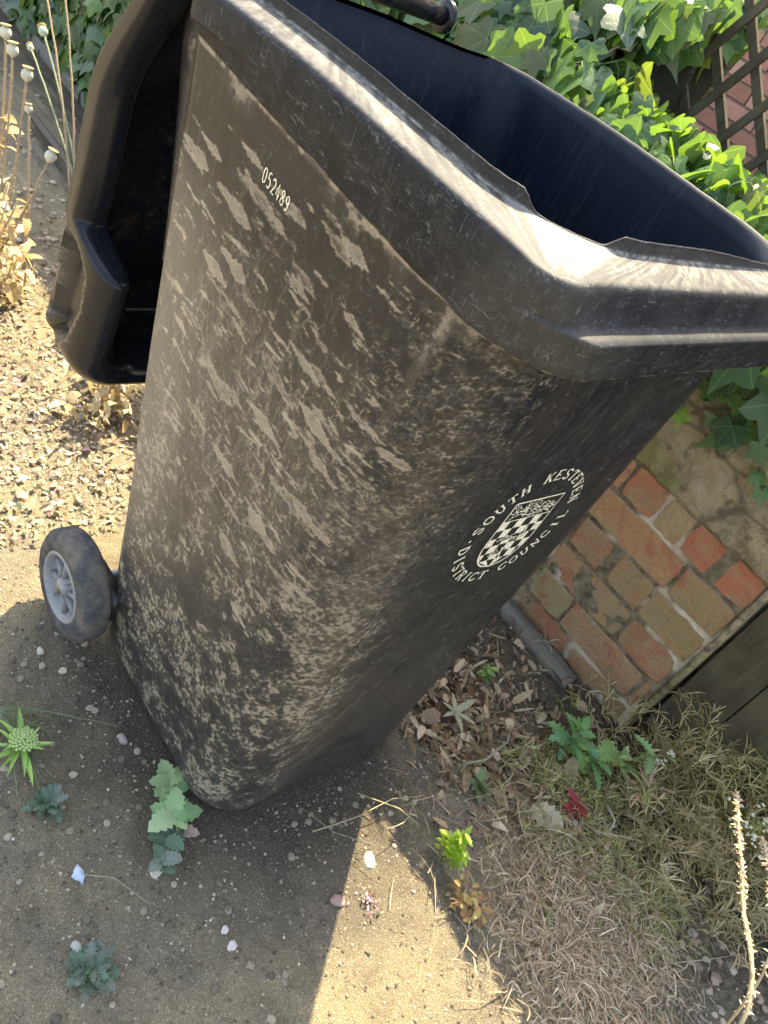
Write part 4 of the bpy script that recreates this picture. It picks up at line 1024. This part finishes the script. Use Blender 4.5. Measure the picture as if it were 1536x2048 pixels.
def lobed(nl, depth, width):
    """a long wavy-edged leaf outline as (x,y,k) around base -> tip -> base"""
    L = []
    for i in range(nl*2+1):
        y = i/(nl*2); w_ = width*math.sin(min(1, (y*.9+.08))**.8*math.pi)**.8*(1-(depth if i % 2 else 0)); L.append((w_, y, .1 if i % 2 else .35))
    L = L[:-1]
    return [(-x, y, k) for x, y, k in L]+[(0, 1, 1)]+[(x, y, k) for x, y, k in L[::-1]]
WV = lobed(5, .28, .22); JAG = lobed(6, .55, .26); LAN = lobed(3, .0, .10)
def long_leaf(mb, base, dirv, L, wid, col, outline, lift=.3, droop=.5, twist=0.0, seg=None):
    """leaf with a midrib bending down"""
    base = Vector(base); d_ = Vector((dirv[0], dirv[1], 0)).normalized(); side = Vector((-d_.y, d_.x, 0)); up = Vector((0, 0, 1))
    side = (side*math.cos(twist)+up*math.sin(twist))
    def mp(x, y): return base+(d_*y*math.cos(lift*(1-y*.5))+up*(math.sin(lift)*y-droop*y*y*.6)+side*x*wid+up*abs(x)*.25)*L
    n = len(outline); half_ = n//2; vs = []; ks = []
    ribs = []
    for i in range(half_):
        xl, yl, kl = outline[i]; xr = outline[n-1-i][0]; vs += [mp(xl, yl), mp(xl*.5, yl), mp(0, yl), mp(xr*.5, yl), mp(xr, yl)]; ks += [0, .3, 1, .3, 0]
    vs.append(mp(0, 1)); ks.append(.5); fs = []
    for i in range(half_-1):
        a = 5*i; fs += [(a+j, a+j+1, a+6+j, a+5+j) for j in range(4)]
    a = 5*(half_-1); fs += [(a+j, a+j+1, 5*half_) for j in range(4)]
    mb.add(vs, fs, col, ks)
def rosette(name, x, y, n, L, cols, outline, label, cat='weed', group=None, lift=(.2, .7), wid=1.0, seed=0, elong=None, z0=.004, droop=(.2, .7)):
    r = random.Random(seed); mb = MB()
    for i in range(n):
        a = i*2.39996+r.uniform(-.3, .3); k = r.uniform(.55, 1)*(1-.35*(i/n)); l_ = L*k
        if elong: l_ *= 1+elong[1]*abs(math.cos(a-elong[0]))
        long_leaf(mb, (r.uniform(-.004, .004), r.uniform(-.004, .004), z0+.01*i/n), (math.cos(a), math.sin(a)), l_, wid*r.uniform(.8, 1.2), jc(r.choice(cols), r, .8, 1.2), outline, r.uniform(*lift)+.5*i/n, r.uniform(*droop), r.uniform(-.3, .3))
    root = empty(name, (x, y, zg(x, y)), label, cat, group)
    o = mb.build('foliage', GRNM, root)
    s_ = MB(); s_.tube([(0, 0, -.01), (.001, 0, .012)], [.004, .002], 6, (.15, .2, .08)); s_.build('stem', GRNM, root)
    return root
BG = ((.24, .36, .15), (.30, .42, .19), (.18, .29, .13), (.34, .44, .22)); DG = ((.09, .14, .10), (.11, .16, .11), (.085, .115, .09), (.14, .16, .13))
# the leafy weed at the bin's foot is three rosettes grown together on one stem line
r_ = empty('leafy_weed', (.485, -.262, zg(.485, -.262)), 'bright green weed with wavy leaves growing at the near corner of the bin', 'weed')
mb = MB(); rr_ = random.Random(4)
for (cx, cy, n, L, cl) in ((.012, .004, 12, .050, BG), (-.038, .022, 8, .040, BG), (.042, -.022, 9, .042, DG), (.066, -.040, 5, .034, DG)):
    for i in range(n):
        a = i*2.4+rr_.uniform(-.3, .3); long_leaf(mb, (cx, cy, .012+.014*i/n), (math.cos(a), math.sin(a)), L*rr_.uniform(.6, 1.0), 1.9, jc(rr_.choice(cl), rr_, .85, 1.25), WV, rr_.uniform(.1, .6), rr_.uniform(.1, .6), rr_.uniform(-.3, .3))
mb.build('foliage', GRNM, r_)
mb = MB(); mb.tube([(-.045, .025, .008), (0, 0, .012), (.045, -.024, .010), (.07, -.043, .006)], .0022, 6, (.16, .22, .10)); mb.build('stem', GRNM, r_)
mb = MB(); long_leaf(mb, (.03, .0, .01), (.75, .9), .042, 1.5, (.42, .32, .25), WV, .3, .3); mb.build('withered_leaf', DRYM, r_)
rosette('ragwort_seedling', .398, -.412, 34, .038, DG, JAG, 'dark bluish lobed weed in the shade on the left', group='dark lobed weeds in the shade', seed=5, wid=1.3)
rosette('ragwort_seedling', .640, -.445, 40, .046, DG, JAG, 'larger dark lobed weed near the bottom left of the picture', group='dark lobed weeds in the shade', seed=6, wid=1.3)
# bright weed with a green flower cluster
r_ = rosette('flowering_weed', .298, -.415, 16, .085, ((.30, .46, .10), (.24, .38, .09), (.38, .52, .16)), LAN, 'bright green narrow-leaved weed with a knobbly flower head at the left edge', lift=(.3, 1.2), wid=.65, seed=8, droop=(.3, 1.3))
mb = MB()
for i in range(60):
    a = i*2.4; q = math.sqrt(i/60)*.021; mb.add([Vector((q*math.cos(a), q*math.sin(a), .045-.4*q))+Vector(d_)*.0032 for d_ in ((1, 0, 0), (0, 1, 0), (-1, 0, 0), (0, -1, 0), (0, 0, 1.2))], [(0, 1, 4), (1, 2, 4), (2, 3, 4), (3, 0, 4)], (.46, .58, .24))
mb.build('flower_head', GRNM, r_)
# grey spiky herb reaching in from the left
r_ = empty('trailing_grass', (.22, -.42, 0), 'fine trailing grey-green grass stems reaching towards the wheel', 'grass')
mb = MB(); rr_ = random.Random(9)
for k in range(16):
    a = rr_.uniform(-.4, 1.3); L = rr_.uniform(.06, .19); pts = [Vector((0, -.01, .01))]
    for i in range(9): a += rr_.uniform(-.12, .12); pts.append(pts[-1]+Vector((math.cos(a), math.sin(a), .12-.03*i))*L/9)
    mb.tube(pts, .0007, 4, (.24, .27, .17), cap=False)
    for p in pts[2:]:
        for s_ in (-1, 1): b_ = a+s_*.6; mb.ribbon([p, p+Vector((math.cos(b_), math.sin(b_), .3))*.012], [.0008, .0002], (0, 0, 1), (.22, .27, .15))
mb.build('stems', GRNM, r_)
# yellow-green seedling in the sun with its dry, orange neighbour
r_ = empty('seedling', (.765, .135, 0), 'bright yellow-green seedling standing in the edge of the sunlight', 'weed')
mb = MB(); rr_ = random.Random(12)
for k in range(5):
    bx, by = rr_.uniform(-.02, .02), rr_.uniform(-.02, .02); h = rr_.uniform(.05, .10)
    mb.tube([(bx*.3, by*.3, 0), (bx, by, h*.6), (bx*1.4, by*1.4, h)], .0014, 5, (.30, .36, .10))
    for i in range(18): a = rr_.uniform(0, 6.28); long_leaf(mb, (bx, by, h*rr_.uniform(.25, 1.0)), (math.cos(a), math.sin(a)), rr_.uniform(.012, .026), 2.0, rr_.choice(((.32, .46, .05), (.26, .40, .05), (.40, .50, .08))), LAN, .5, .3)
mb.build('foliage', mat_leaf('seedling_leaf', .35), r_)
r_ = empty('withered_weed', (.845, .125, 0), 'dry orange-brown weed slumped beside the seedling', 'weed')
mb = MB()
for k in range(70):
    a = rr_.uniform(0, 6.28); q = rr_.uniform(0, .035); b_ = Vector((q*math.cos(a), q*math.sin(a), rr_.uniform(.0, .035))); long_leaf(mb, b_, (math.cos(a*3), math.sin(a*3)), rr_.uniform(.008, .020), 1.6, rr_.choice(((.42, .27, .10), (.50, .34, .13), (.33, .19, .09), (.45, .40, .16))), WV, rr_.uniform(-.3, .8), .4)
for k in range(12):
    a = rr_.uniform(0, 6.28); mb.tube([(0, 0, 0), (.02*math.cos(a), .02*math.sin(a), .02), (.045*math.cos(a), .045*math.sin(a), .03)], .0009, 4, (.35, .22, .12), cap=False)
mb.build('foliage', DRYM, r_)
# purple petals
mb = MB()
for k in range(46):
    a = rr_.uniform(0, 6.28); q = abs(rr_.gauss(0, .011)); long_leaf(mb, (q*math.cos(a)*1.4, q*math.sin(a), .002+rr_.uniform(0, .008)), (rr_.uniform(-1, 1), rr_.uniform(-1, 1)), rr_.uniform(.003, .008), 2.6, rr_.choice(((.45, .14, .28), (.60, .26, .42), (.42, .30, .45), (.45, .35, .30), (.12, .06, .05), (.55, .32, .45))), LAN, .4, .3)
o = mb.build('fallen_blossom', DRYM); o.location = (.757, -.028, zg(.757, -.028)); tag(o, 'crumpled pink and purple fallen blossom on the sunlit sand', 'flower')

# dead leaves (things, curled) near the wall foot
def dead_leaf(x, y, s, col, ang, label, z=.006, curl=1.0, outline=WV, wid=1.6, grp='dead leaves by the wall foot'):
    mb = MB(); long_leaf(mb, (0, 0, 0), (math.cos(ang), math.sin(ang)), s, wid, col, outline, .35*curl, .35*curl, .5*curl)
    o = mb.build('dead_leaf', DRYM); o.location = (x, y, zg(x, y)+z); tag(o, label, 'dead leaf', grp)
dead_leaf(.775, .385, .075, (.46, .40, .28), .2, 'pale curled dead leaf lying right of the brown leaf litter')
dead_leaf(.655, .305, .060, (.36, .27, .17), -.9, 'narrow tan dead leaf pointing at the sunlit wedge', wid=.8)
dead_leaf(.835, .445, .022, (.60, .60, .50), .4, 'small pale leaf between the red leaves')
# dried star-shaped stem
r_ = empty('dried_star_weed', (.548, .352, .01), 'dried grey-green weed with arms spread like a star on the leaf litter', 'weed')
mb = MB()
for a, L in ((.4, .05), (1.6, .065), (2.6, .045), (-.5, .055), (-1.6, .04), (3.6, .035)): long_leaf(mb, (0, 0, .012), (math.cos(a), math.sin(a)), L, .6, (.38, .37, .24), WV, .35, .3)
mb.tube([(0, 0, -.01), (0, 0, .016)], .003, 6, (.35, .33, .22)); mb.build('foliage', DRYM, r_)

# leaf litter as uncountable stuff
mb = MB(); rr_ = random.Random(31); LC = ((.36, .26, .15), (.26, .17, .10), (.50, .38, .23), (.18, .12, .07), (.30, .23, .15), (.55, .45, .30))
for _ in range(2600):
    u = rr_.random()
    if u < .55: x, y = rr_.gauss(.56, .10), rr_.gauss(.40, .10)
    else: x, y = rr_.uniform(.30, 1.0), rr_.uniform(.30, .72)
    if x < .60 and -.22 < y < .225: continue
    s_ = rr_.choice((rr_.uniform(.005, .014), rr_.uniform(.008, .02), rr_.uniform(.015, .045))); a = rr_.uniform(0, 6.28)
    long_leaf(mb, (x, y, zg(x, y)+rr_.uniform(.001, .014)), (math.cos(a), math.sin(a)), s_, rr_.uniform(.8, 2.2), jc(rr_.choice(LC), rr_, .8, 1.2), rr_.choice((WV, LAN, LAN, LAN)), rr_.uniform(-.4, .9), rr_.uniform(-.5, 1.6), rr_.uniform(-1.4, 1.4))
tag(mb.build('leaf_litter', DRYM), 'brown curled leaf litter between the bin and the brick wall', 'leaf litter', kind='stuff')
# sunlit crumbs and dry litter left of and behind the bin
mb = MB(); LC2 = ((.52, .42, .24), (.45, .34, .18), (.60, .50, .32), (.34, .24, .14), (.50, .30, .26), (.40, .38, .22), (.55, .46, .34))
for _ in range(11000):
    x = -.10-abs(rr_.gauss(.42, .42)); y = rr_.uniform(-.46, .62)+rr_.gauss(0, .05)
    if x > .02 or x < -2.6: continue
    s_ = rr_.choice((rr_.uniform(.004, .010), rr_.uniform(.007, .020))); a = rr_.uniform(0, 6.28)
    long_leaf(mb, (x, y, zg(x, y)+rr_.uniform(.001, .012)), (math.cos(a), math.sin(a)), s_, rr_.uniform(.8, 2.4), jc(rr_.choice(LC2), rr_, .8, 1.2), rr_.choice((LAN, WV)), rr_.uniform(-.3, .8), rr_.uniform(0, .8), rr_.uniform(-.9, .9))
tag(mb.build('dry_litter', DRYM), 'straw-coloured dry crumbs and chaff on the sunny soil left of the bin', 'litter', kind='stuff')
# gravel
mb = MB(); protos = [stone(None, k*.37+.1, k*.21, 1.0, None, '') for k in range(8)]
def peb(x, y, s, col):
    vv, fs = rr_.choice(protos); a = Matrix.Rotation(rr_.uniform(0, 6.28), 3, 'Z'); p = Vector((x, y, zg(x, y)+s*.15)); mb.add([p+(a @ v_)*s for v_ in vv], fs, col)
GC = ((.34, .28, .20), (.24, .19, .14), (.44, .36, .25), (.38, .28, .20), (.17, .14, .11), (.50, .42, .30))
for _ in range(1500):
    x = -.12-abs(rr_.gauss(.5, .6)); y = rr_.uniform(-.35, .68)
    if x < -3: continue
    peb(x, y, rr_.uniform(.0015, .0065)*(1.7 if x < -1 else 1), rr_.choice(GC))
for _ in range(600):
    x = rr_.uniform(.05, 1.4); y = rr_.uniform(-.6, .62)
    if x < .56 and -.23 < y < .23: continue
    peb(x, y, rr_.choice((.0010, .0014, .0018, .0024)), rr_.choice(GC+((.48, .44, .36),)*2))
for _ in range(90): peb(rr_.uniform(1.0, 1.35), rr_.uniform(.35, .75), rr_.uniform(.003, .010), rr_.choice(GC))
def crumb(x, y, s_, col):
    mb.add([Vector((x, y, zg(x, y)+s_*.2))+Vector(d_)*s_*rr_.uniform(.6, 1.3) for d_ in ((1, .2, 0), (-.3, 1, .1), (-.9, -.5, 0), (.2, -.9, .1), (.1, .1, .9))], [(0, 1, 4), (1, 2, 4), (2, 3, 4), (3, 0, 4)], col)
CC = ((.12, .095, .065), (.20, .16, .11), (.30, .24, .16), (.08, .065, .05), (.14, .11, .08), (.25, .20, .14), (.40, .34, .25))
for _ in range(22000):
    x = rr_.uniform(-.1, 1.38); y = rr_.uniform(-.62, .62)
    if x < .55 and -.215 < y < .215: continue
    dn = math.hypot(max(0, x-.55, .1-x), max(0, abs(y)-.22))
    if rr_.random() > .45+.55*math.exp(-dn/.08): continue
    crumb(x, y, rr_.choice((.0010, .0014, .0020, .0032)), rr_.choice(CC))
for _ in range(2600):
    x = rr_.uniform(-.05, 1.38); y = rr_.uniform(-.62, .62)
    if x < .57 and -.225 < y < .225: continue
    if y < .1 and x > .62 and x+y > .72 and rr_.random() < .8: continue
    dn = math.hypot(max(0, x-.57, .1-x), max(0, abs(y)-.22))
    if rr_.random() > .22+.78*math.exp(-dn/.07): continue
    peb(x, y, rr_.choice((.002, .003, .0042, .006)), rr_.choice(((.16, .13, .09), (.24, .20, .14), (.11, .09, .065), (.33, .28, .20))))
tag(mb.build('gravel', STM), 'scattered fine gravel and grit on the soil', 'gravel', kind='stuff')

# dry grass mat
def blades(name, n, cx, cy, sx_, sy_, Lr, cols, label, cat, mat, lift=(.0, .5), w_=.0009, curl=.8, seed=1, kind='stuff', zc=.02, ok=None):
    r = random.Random(seed); mb = MB()
    for _ in range(n):
        x, y = r.gauss(cx, sx_), r.gauss(cy, sy_)
        if x < .61 and -.23 < y < .25: continue
        if ok and not ok(x, y): continue
        a = r.uniform(0, 6.28); L = r.uniform(*Lr); pts = [Vector((x, y, zg(x, y)+r.uniform(0, zc)))]; e = r.uniform(*lift); k = r.uniform(-curl, curl)
        for i in range(4): pts.append(pts[-1]+Vector((math.cos(a)*math.cos(e), math.sin(a)*math.cos(e), math.sin(e)))*L/4); a += k*.5; e -= r.uniform(.0, .35)
        for q in pts: q.z = max(q.z, zg(q.x, q.y)+.001)
        w_r = w_*r.choice((.5, .7, 1.0, 1.5)); mb.ribbon(pts, [w_r, w_r, w_r*.9, w_r*.6, w_r*.15], Vector((-math.sin(a), math.cos(a), .3)).normalized(), jc(r.choice(cols), r, .75, 1.25))
    return tag(mb.build(name, mat), label, cat, kind=kind)
STRAW = ((.56, .44, .29), (.46, .35, .22), (.66, .56, .40), (.30, .22, .14), (.52, .38, .25), (.40, .33, .20))
blades('dry_grass', 6200, 1.00, .315, .085, .085, (.012, .050), STRAW, 'matted dead pinkish-brown grass right of the sunlit wedge', 'grass', DRYM, curl=.75, zc=.022, w_=.0010)
blades('straw_wisps', 700, .88, .36, .15, .14, (.03, .10), STRAW, 'loose straw wisps over the weedy ground by the wall', 'straw', DRYM, curl=.7, seed=2, w_=.0007)
# feathery green ground cover
def tufts(name, n, cx, cy, sx_, sy_, cols, label, seed, Lr=(.012, .035), nb=9, hz_=.02, ok=None):
    r = random.Random(seed); mb = MB()
    for _ in range(n):
        x, y = r.gauss(cx, sx_), r.gauss(cy, sy_)
        if y > .797 or (x < .61 and -.23 < y < .27): continue
        z = zg(x, y)+r.uniform(0, hz_); col = jc(r.choice(cols), r, .75, 1.3)
        for i in range(nb):
            a = r.uniform(0, 6.28); L = r.uniform(*Lr); e = r.uniform(.1, 1.0); d_ = Vector((math.cos(a)*math.cos(e), math.sin(a)*math.cos(e), math.sin(e)))
            p = Vector((x, y, z)); mb.ribbon([p, p+d_*L*.6, p+d_*L+Vector((0, 0, -.2*L))], [.0006, .0013, .0003], Vector((-math.sin(a), math.cos(a), .2)).normalized(), col)
    return tag(mb.build(name, GRNM), label, 'ground cover', kind='stuff')
OLV = ((.28, .27, .10), (.38, .34, .14), (.22, .22, .08), (.44, .37, .19), (.32, .24, .13))
tufts('feathery_ground_cover', 430, .84, .50, .10, .10, OLV, 'low feathery olive-green weeds at the foot of the wall', 3)
tufts('brown_ground_cover', 520, 1.0, .70, .14, .08, ((.34, .27, .14), (.44, .35, .19), (.26, .21, .10), (.50, .40, .24)), 'tangled brown-green weeds in front of the boarded fence', 4, (.02, .05), 8, .10)
tufts('fence_foot_cover', 260, 1.04, .76, .13, .035, ((.46, .38, .18), (.36, .29, .13), (.54, .45, .25), (.28, .22, .11)), 'dense dry yellowish weeds piled against the bottom of the boarded fence', 8, (.02, .06), 9, .22)
tufts('green_tuft_cover', 160, 1.03, .47, .03, .05, OLV, 'fine green grass strip right of the dry grass', 5, (.02, .05), 7, .01)

# upright leafy weeds by the wall
def upright(name, x, y, h, n, cols, label, outline, L, seed, lean=(0, 0), wid=1.0, mat=None, group=None, flowers=None):
    r = random.Random(seed); root = empty(name, (x, y, zg(x, y)), label, 'weed', group); mb = MB(); sb = MB()
    pts = [Vector((lean[0]*t*t, lean[1]*t*t, h*t)) for t in np.linspace(0, 1, 7).tolist()]; sb.tube(pts, [.0022-.0002*i for i in range(7)], 5, (.22, .24, .10)); sb.build('stem', GRNM, root)
    for i in range(n):
        t = r.uniform(.1, 1); a = i*2.4; p = Vector((lean[0]*t*t, lean[1]*t*t, h*t)); long_leaf(mb, p, (math.cos(a), math.sin(a)), L*r.uniform(.6, 1.1), wid, jc(r.choice(cols), r, .8, 1.25), outline, r.uniform(.0, .8), r.uniform(.2, .7), r.uniform(-.4, .4))
    mb.build('foliage', mat or GRNM, root)
    if flowers:
        for i in range(flowers[0]):
            fb = MB(); a = r.uniform(0, 6.28); q = r.uniform(0, flowers[2]); p = Vector((lean[0]+q*math.cos(a), lean[1]+q*math.sin(a), h+r.uniform(-.05, .02)))
            vv, fs = protos[i % 8]; k_ = r.uniform(.0025, .0045); fb.add([p+v_*k_ for v_ in vv], fs, flowers[1])
            fb.build('flower_head', GRNM, root)
G1 = ((.16, .30, .11), (.13, .26, .13), (.24, .36, .11))
upright('thistle', .715, .545, .10, 14, G1, 'spiky blue-green weed left of the pale thistle arch', JAG, .065, 21, wid=1.2)
upright('thistle', .775, .575, .07, 10, G1, 'smaller spiky green weed beside the dried stems', JAG, .06, 26, wid=1.2)
upright('sow_thistle', .800, .640, .13, 18, ((.32, .42, .18), (.40, .48, .22), (.24, .36, .15)), 'pale yellow-green weed arching in front of the fence', JAG, .055, 22, (.05, .02), wid=.9, flowers=(22, (.6, .55, .45), .010))
upright('seeding_weed', .860, .60, .11, 34, ((.42, .35, .16), (.45, .28, .20), (.36, .38, .14)), 'weed with a fan of pinkish seed pods', LAN, .065, 23, (.03, .0), wid=.45, mat=DRYM)
upright('red_leaved_weed', .818, .468, .03, 16, ((.40, .05, .05), (.30, .05, .06), (.46, .12, .08)), 'small weed turned bright red', WV, .034, 24, wid=1.2, mat=DRYM)
upright('leafy_sprig', .50, .50, .05, 26, ((.22, .30, .10), (.28, .36, .14)), 'small light green sprig just past the bin edge', WV, .022, 25, wid=1.6)
upright('dock_seedling', .690, .300, .03, 9, ((.12, .17, .07), (.10, .14, .07)), 'dull green seedling on the dark soil right of the bin', WV, .038, 27, wid=1.1)
upright('white_flowered_weed', 1.02, .72, .16, 60, ((.34, .34, .13), (.28, .29, .11)), 'bushy weed dotted with tiny white flowers at the right edge', LAN, .035, 28, (.03, -.02), wid=.7, flowers=(46, (.75, .73, .62), .07))
upright('tall_brown_weed', .965, .755, .34, 70, ((.32, .30, .12), (.42, .37, .15), (.25, .24, .09)), 'tall wispy weed leaning against the boarded fence', LAN, .05, 29, (.02, .02), wid=.5)
# dried seed stalks in the foreground right, catching the sun
def stalk(pts, r0, label, seed, dens):
    r = random.Random(seed); P = [Vector(p) for p in pts]; root = empty('dried_seed_stalk', P[0], label, 'dried stalk', 'dried seed stalks at the right edge'); Q = []
    n = 60
    for i in range(n+1):
        t = i/n*(len(P)-1); k = min(int(t), len(P)-2); u = t-k
        p0, p1, p2, p3 = P[max(k-1, 0)], P[k], P[k+1], P[min(k+2, len(P)-1)]
        Q.append(.5*((2*p1)+(p2-p0)*u+(2*p0-5*p1+4*p2-p3)*u*u+(3*p1-p0-3*p2+p3)*u**3)-P[0])
    mb = MB(); mb.tube([q+Vector([r.uniform(-.0006, .0006) for _ in range(3)]) for q in Q], [r0*(1-.55*i/n)*r.uniform(.85, 1.15) for i in range(n+1)], 6, (.55, .44, .26)); mb.build('stem', DRYM, root)
    mb = MB()
    for i in range(int(dens)):
        t = r.random()**.8; q = Q[int((.25+.75*t)*n)]; a = r.uniform(0, 6.28); d_ = Vector((math.cos(a), math.sin(a), r.uniform(-.6, .9))).normalized(); L = r.uniform(.003, .010)
        long_leaf(mb, q, (d_.x, d_.y), L, 1.6, r.choice(((.62, .52, .34), (.55, .42, .25), (.68, .60, .46), (.45, .30, .18))), LAN, r.uniform(-.6, 1.0), .2)
    mb.build('bristles', DRYM, root)
stalk([(1.235, .02, 0), (1.166, .115, .34), (1.064, .217, .40), (1.005, .285, .415), (.962, .345, .42)], .0040, 'thick bristly dried seed stalk catching the sun at lower right', 41, 420)
stalk([(1.24, .22, 0), (1.139, .17, .38), (1.075, .27, .41), (1.03, .345, .40)], .0022, 'thinner pinkish dried stalk at the very right edge', 42, 300)
# long dead twigs on the ground
def twig(pts, r0, col, label):
    P = [Vector(p) for p in pts]; o0 = P[0]; mb = MB(); mb.tube([p-o0 for p in P], [r0*(1-.5*i/len(P)) for i in range(len(P))], 5, col); o = mb.build('dead_twig', DRYM); o.location = o0; tag(o, label, 'twig', 'dead twigs and straws')
z_ = .012
twig([(.882, .665, .05), (.93, .60, .06), (.985, .57, .05), (1.055, .50, z_)], .0016, (.40, .34, .26), 'bent grey twig running down towards the bare soil')
twig([(.93, .60, .05), (.99, .66, .04), (1.06, .70, .03)], .0012, (.38, .33, .24), 'short forked twig joining the bent grey twig')
twig([(.62, -.06, z_), (.635, .02, .02), (.64, .10, .03), (.655, .165, z_)], .0011, (.52, .44, .26), 'pale straw crossing the tip of the sunlit wedge')
twig([(.60, .05, .02), (.66, .10, .03), (.70, .13, z_)], .0011, (.58, .50, .28), 'thin yellow straw in the tip of the sunlit wedge')
twig([(.575, -.055, z_), (.64, -.03, .02), (.69, .03, z_)], .0008, (.33, .35, .22), 'thin creeping green stem on the shaded soil')
twig([(.52, -.41, z_), (.545, -.375, .016), (.60, -.345, z_)], .0009, (.42, .38, .26), 'thin curved straw beside the blue scrap')
twig([(.640, .285, z_), (.66, .335, .03), (.655, .395, .05), (.63, .43, .05)], .0028, (.30, .29, .20), 'grey-green bare stem standing in the leaf litter')
twig([(.855, .53, .03), (.885, .52, .03), (.90, .49, z_), (.93, .47, z_)], .0026, (.50, .45, .36), 'pale forked twig above the dry grass')
twig([(1.11, .40, z_), (1.16, .50, .02), (1.20, .60, z_)], .0013, (.45, .36, .26), 'straight reddish straw across the bare soil')
twig([(.94, .44, .02), (1.0, .46, .03), (1.06, .43, .02), (1.11, .43, z_)], .0010, (.52, .48, .34), 'long pale grass stem arching over the dry grass')

# ------------------------------------------------------------ dried poppies behind the bin on the left
PGRP = 'dried poppies behind the bin'
def poppy(base, head, bend, label, hr=.0135, green=False, leaves=5, nohead=False, seed=0):
    r = random.Random(seed); B = Vector(base); H = Vector(head); root = empty('dried_poppy', B, label, 'poppy', PGRP)
    mid = (B+H)/2+Vector(bend); pts = [(1-t)**2*B+2*t*(1-t)*mid+t*t*H-B for t in np.linspace(0, 1, 26).tolist()]
    col = (.33, .38, .22) if green else (.46, .35, .22); mb = MB(); mb.tube([p+Vector([r.uniform(-.001, .001) for _ in range(3)]) for p in pts], .0026, 6, col)
    for p in pts[8:]:
        for _ in range(5): a = r.uniform(0, 6.28); mb.ribbon([p, p+Vector((math.cos(a), math.sin(a), r.uniform(-.3, .3)))*.0065], [.0007, .0002], (0, 0, 1), (.62, .55, .38))
    mb.build('stem', DRYM, root)
    if not nohead:
        ax = (pts[-1]-pts[-2]).normalized(); hb = MB(); hc = (.50, .50, .38) if not green else (.40, .47, .33)
        hb.lathe([(-.002, .003), (.001, hr*.35), (hr*.35, hr*.82), (hr*.9, hr), (hr*1.5, hr*.88), (hr*1.95, hr*.5), (hr*2.0, hr*.4)], pts[-1], ax, 18, hc); hb.build('seed_head', mat_tint('poppy_head_skin', .6, .3, 60) if not bpy.data.materials.get('poppy_head_skin') else bpy.data.materials['poppy_head_skin'], root)
        cb = MB(); cb.lathe([(hr*1.95, .0), (hr*2.0, hr*.75), (hr*2.25, hr*.95), (hr*2.3, hr*.8), (hr*2.2, 0)], pts[-1], ax, 12, (.55, .42, .20)); cb.build('crown_cap', DRYM, root)
    if leaves:
        lb = MB()
        for i in range(leaves): p = pts[r.randint(2, 17)]; a = r.uniform(0, 6.28); long_leaf(lb, p, (math.cos(a), math.sin(a)), r.uniform(.02, .06), 1.7, jc(r.choice(((.66, .49, .23), (.54, .38, .17), (.74, .60, .34), (.44, .32, .16))), r, .85, 1.15), WV, r.uniform(-.6, .7), r.uniform(.5, 1.3), r.uniform(-.8, .8))
        lb.build('foliage', DRYM, root)
poppy((-.99, -.02, 0), (-1.035, .005, .490), (.02, .0, 0), 'dried poppy with a pinkish head, tallest stem standing clear of the leaves', seed=1, leaves=4)
poppy((-1.03, -.03, 0), (-1.115, .0, .508), (.0, .02, 0), 'dried poppy with a white round head at the left, second from the picture edge', seed=2, leaves=8)
poppy((-1.06, -.02, 0), (-1.165, .0, .525), (.0, .02, 0), 'dried poppy with a pinkish head cut by the left edge', seed=3, leaves=9)
poppy((-.96, .04, 0), (-1.035, .02, .42), (.02, .0, 0), 'short dried poppy with a tiny head low among the leaves', hr=.009, seed=4, leaves=8)
poppy((-.98, -.07, 0), (-.93, .035, .36), (.04, .0, 0), 'dried poppy with its white head drooping low towards the bin lid', seed=5, leaves=8)
poppy((-1.1, .26, 0), (-1.555, .25, .425), (.10, 0, .03), 'green-grey poppy head on a stem leaning away, larger of the pair by the plank', green=True, seed=6, leaves=0)
poppy((-1.0, .25, .0), (-1.625, .25, .355), (.16, 0, .0), 'green-grey poppy head on a stem leaning away, smaller of the pair by the plank', green=True, hr=.010, seed=7, leaves=0)
poppy((-1.1, .22, 0), (-1.70, .25, .62), (.12, 0, .03), 'tall bare bristly poppy stem rising past the top edge, left one of two', seed=8, leaves=0, nohead=True)
poppy((-1.1, .22, 0), (-1.55, .25, .66), (.10, 0, .03), 'tall bare bristly poppy stem rising past the top edge, right one next to the lid', seed=9, leaves=0, nohead=True)
# dry leafy heap at the poppies' feet and under the lid
for (cx, cy, n, hgt, sd0, lab) in ((-.93, -.08, 420, .28, 51, 'heap of crisp straw-coloured leaves round the poppy stems'), (-.45, .03, 150, .20, 52, 'small dry straw-coloured plant under the open lid')):
    r = random.Random(sd0); root = empty('dry_leafy_plant', (cx, cy, 0), lab, 'dry plant'); mb = MB(); sb = MB()
    for i in range(n):
        a = r.uniform(0, 6.28); q = r.uniform(0, .10 if n > 100 else .05); long_leaf(mb, (q*math.cos(a), q*math.sin(a), r.uniform(.0, hgt)*(1-q*4)), (r.uniform(-1, 1), r.uniform(-1, 1)), r.uniform(.012, .04), 1.5, jc(r.choice(((.66, .50, .25), (.54, .39, .18), (.74, .62, .37), (.42, .31, .16))), r, .85, 1.15), WV, r.uniform(-.8, .8), r.uniform(.3, 1.3), r.uniform(-1, 1))
    for i in range(8): a = r.uniform(0, 6.28); sb.tube([(0, 0, 0), (.03*math.cos(a), .03*math.sin(a), hgt*.6), (.06*math.cos(a), .06*math.sin(a), hgt)], .002, 5, (.55, .42, .24))
    mb.build('foliage', DRYM, root); sb.build('stem', DRYM, root)
# fallen branch in the shade
twig([(-1.95, .42, .03), (-1.6, .40, .05), (-1.25, .33, .03)], .016, (.16, .13, .10), 'thick dead branch lying in the shade behind the lid')
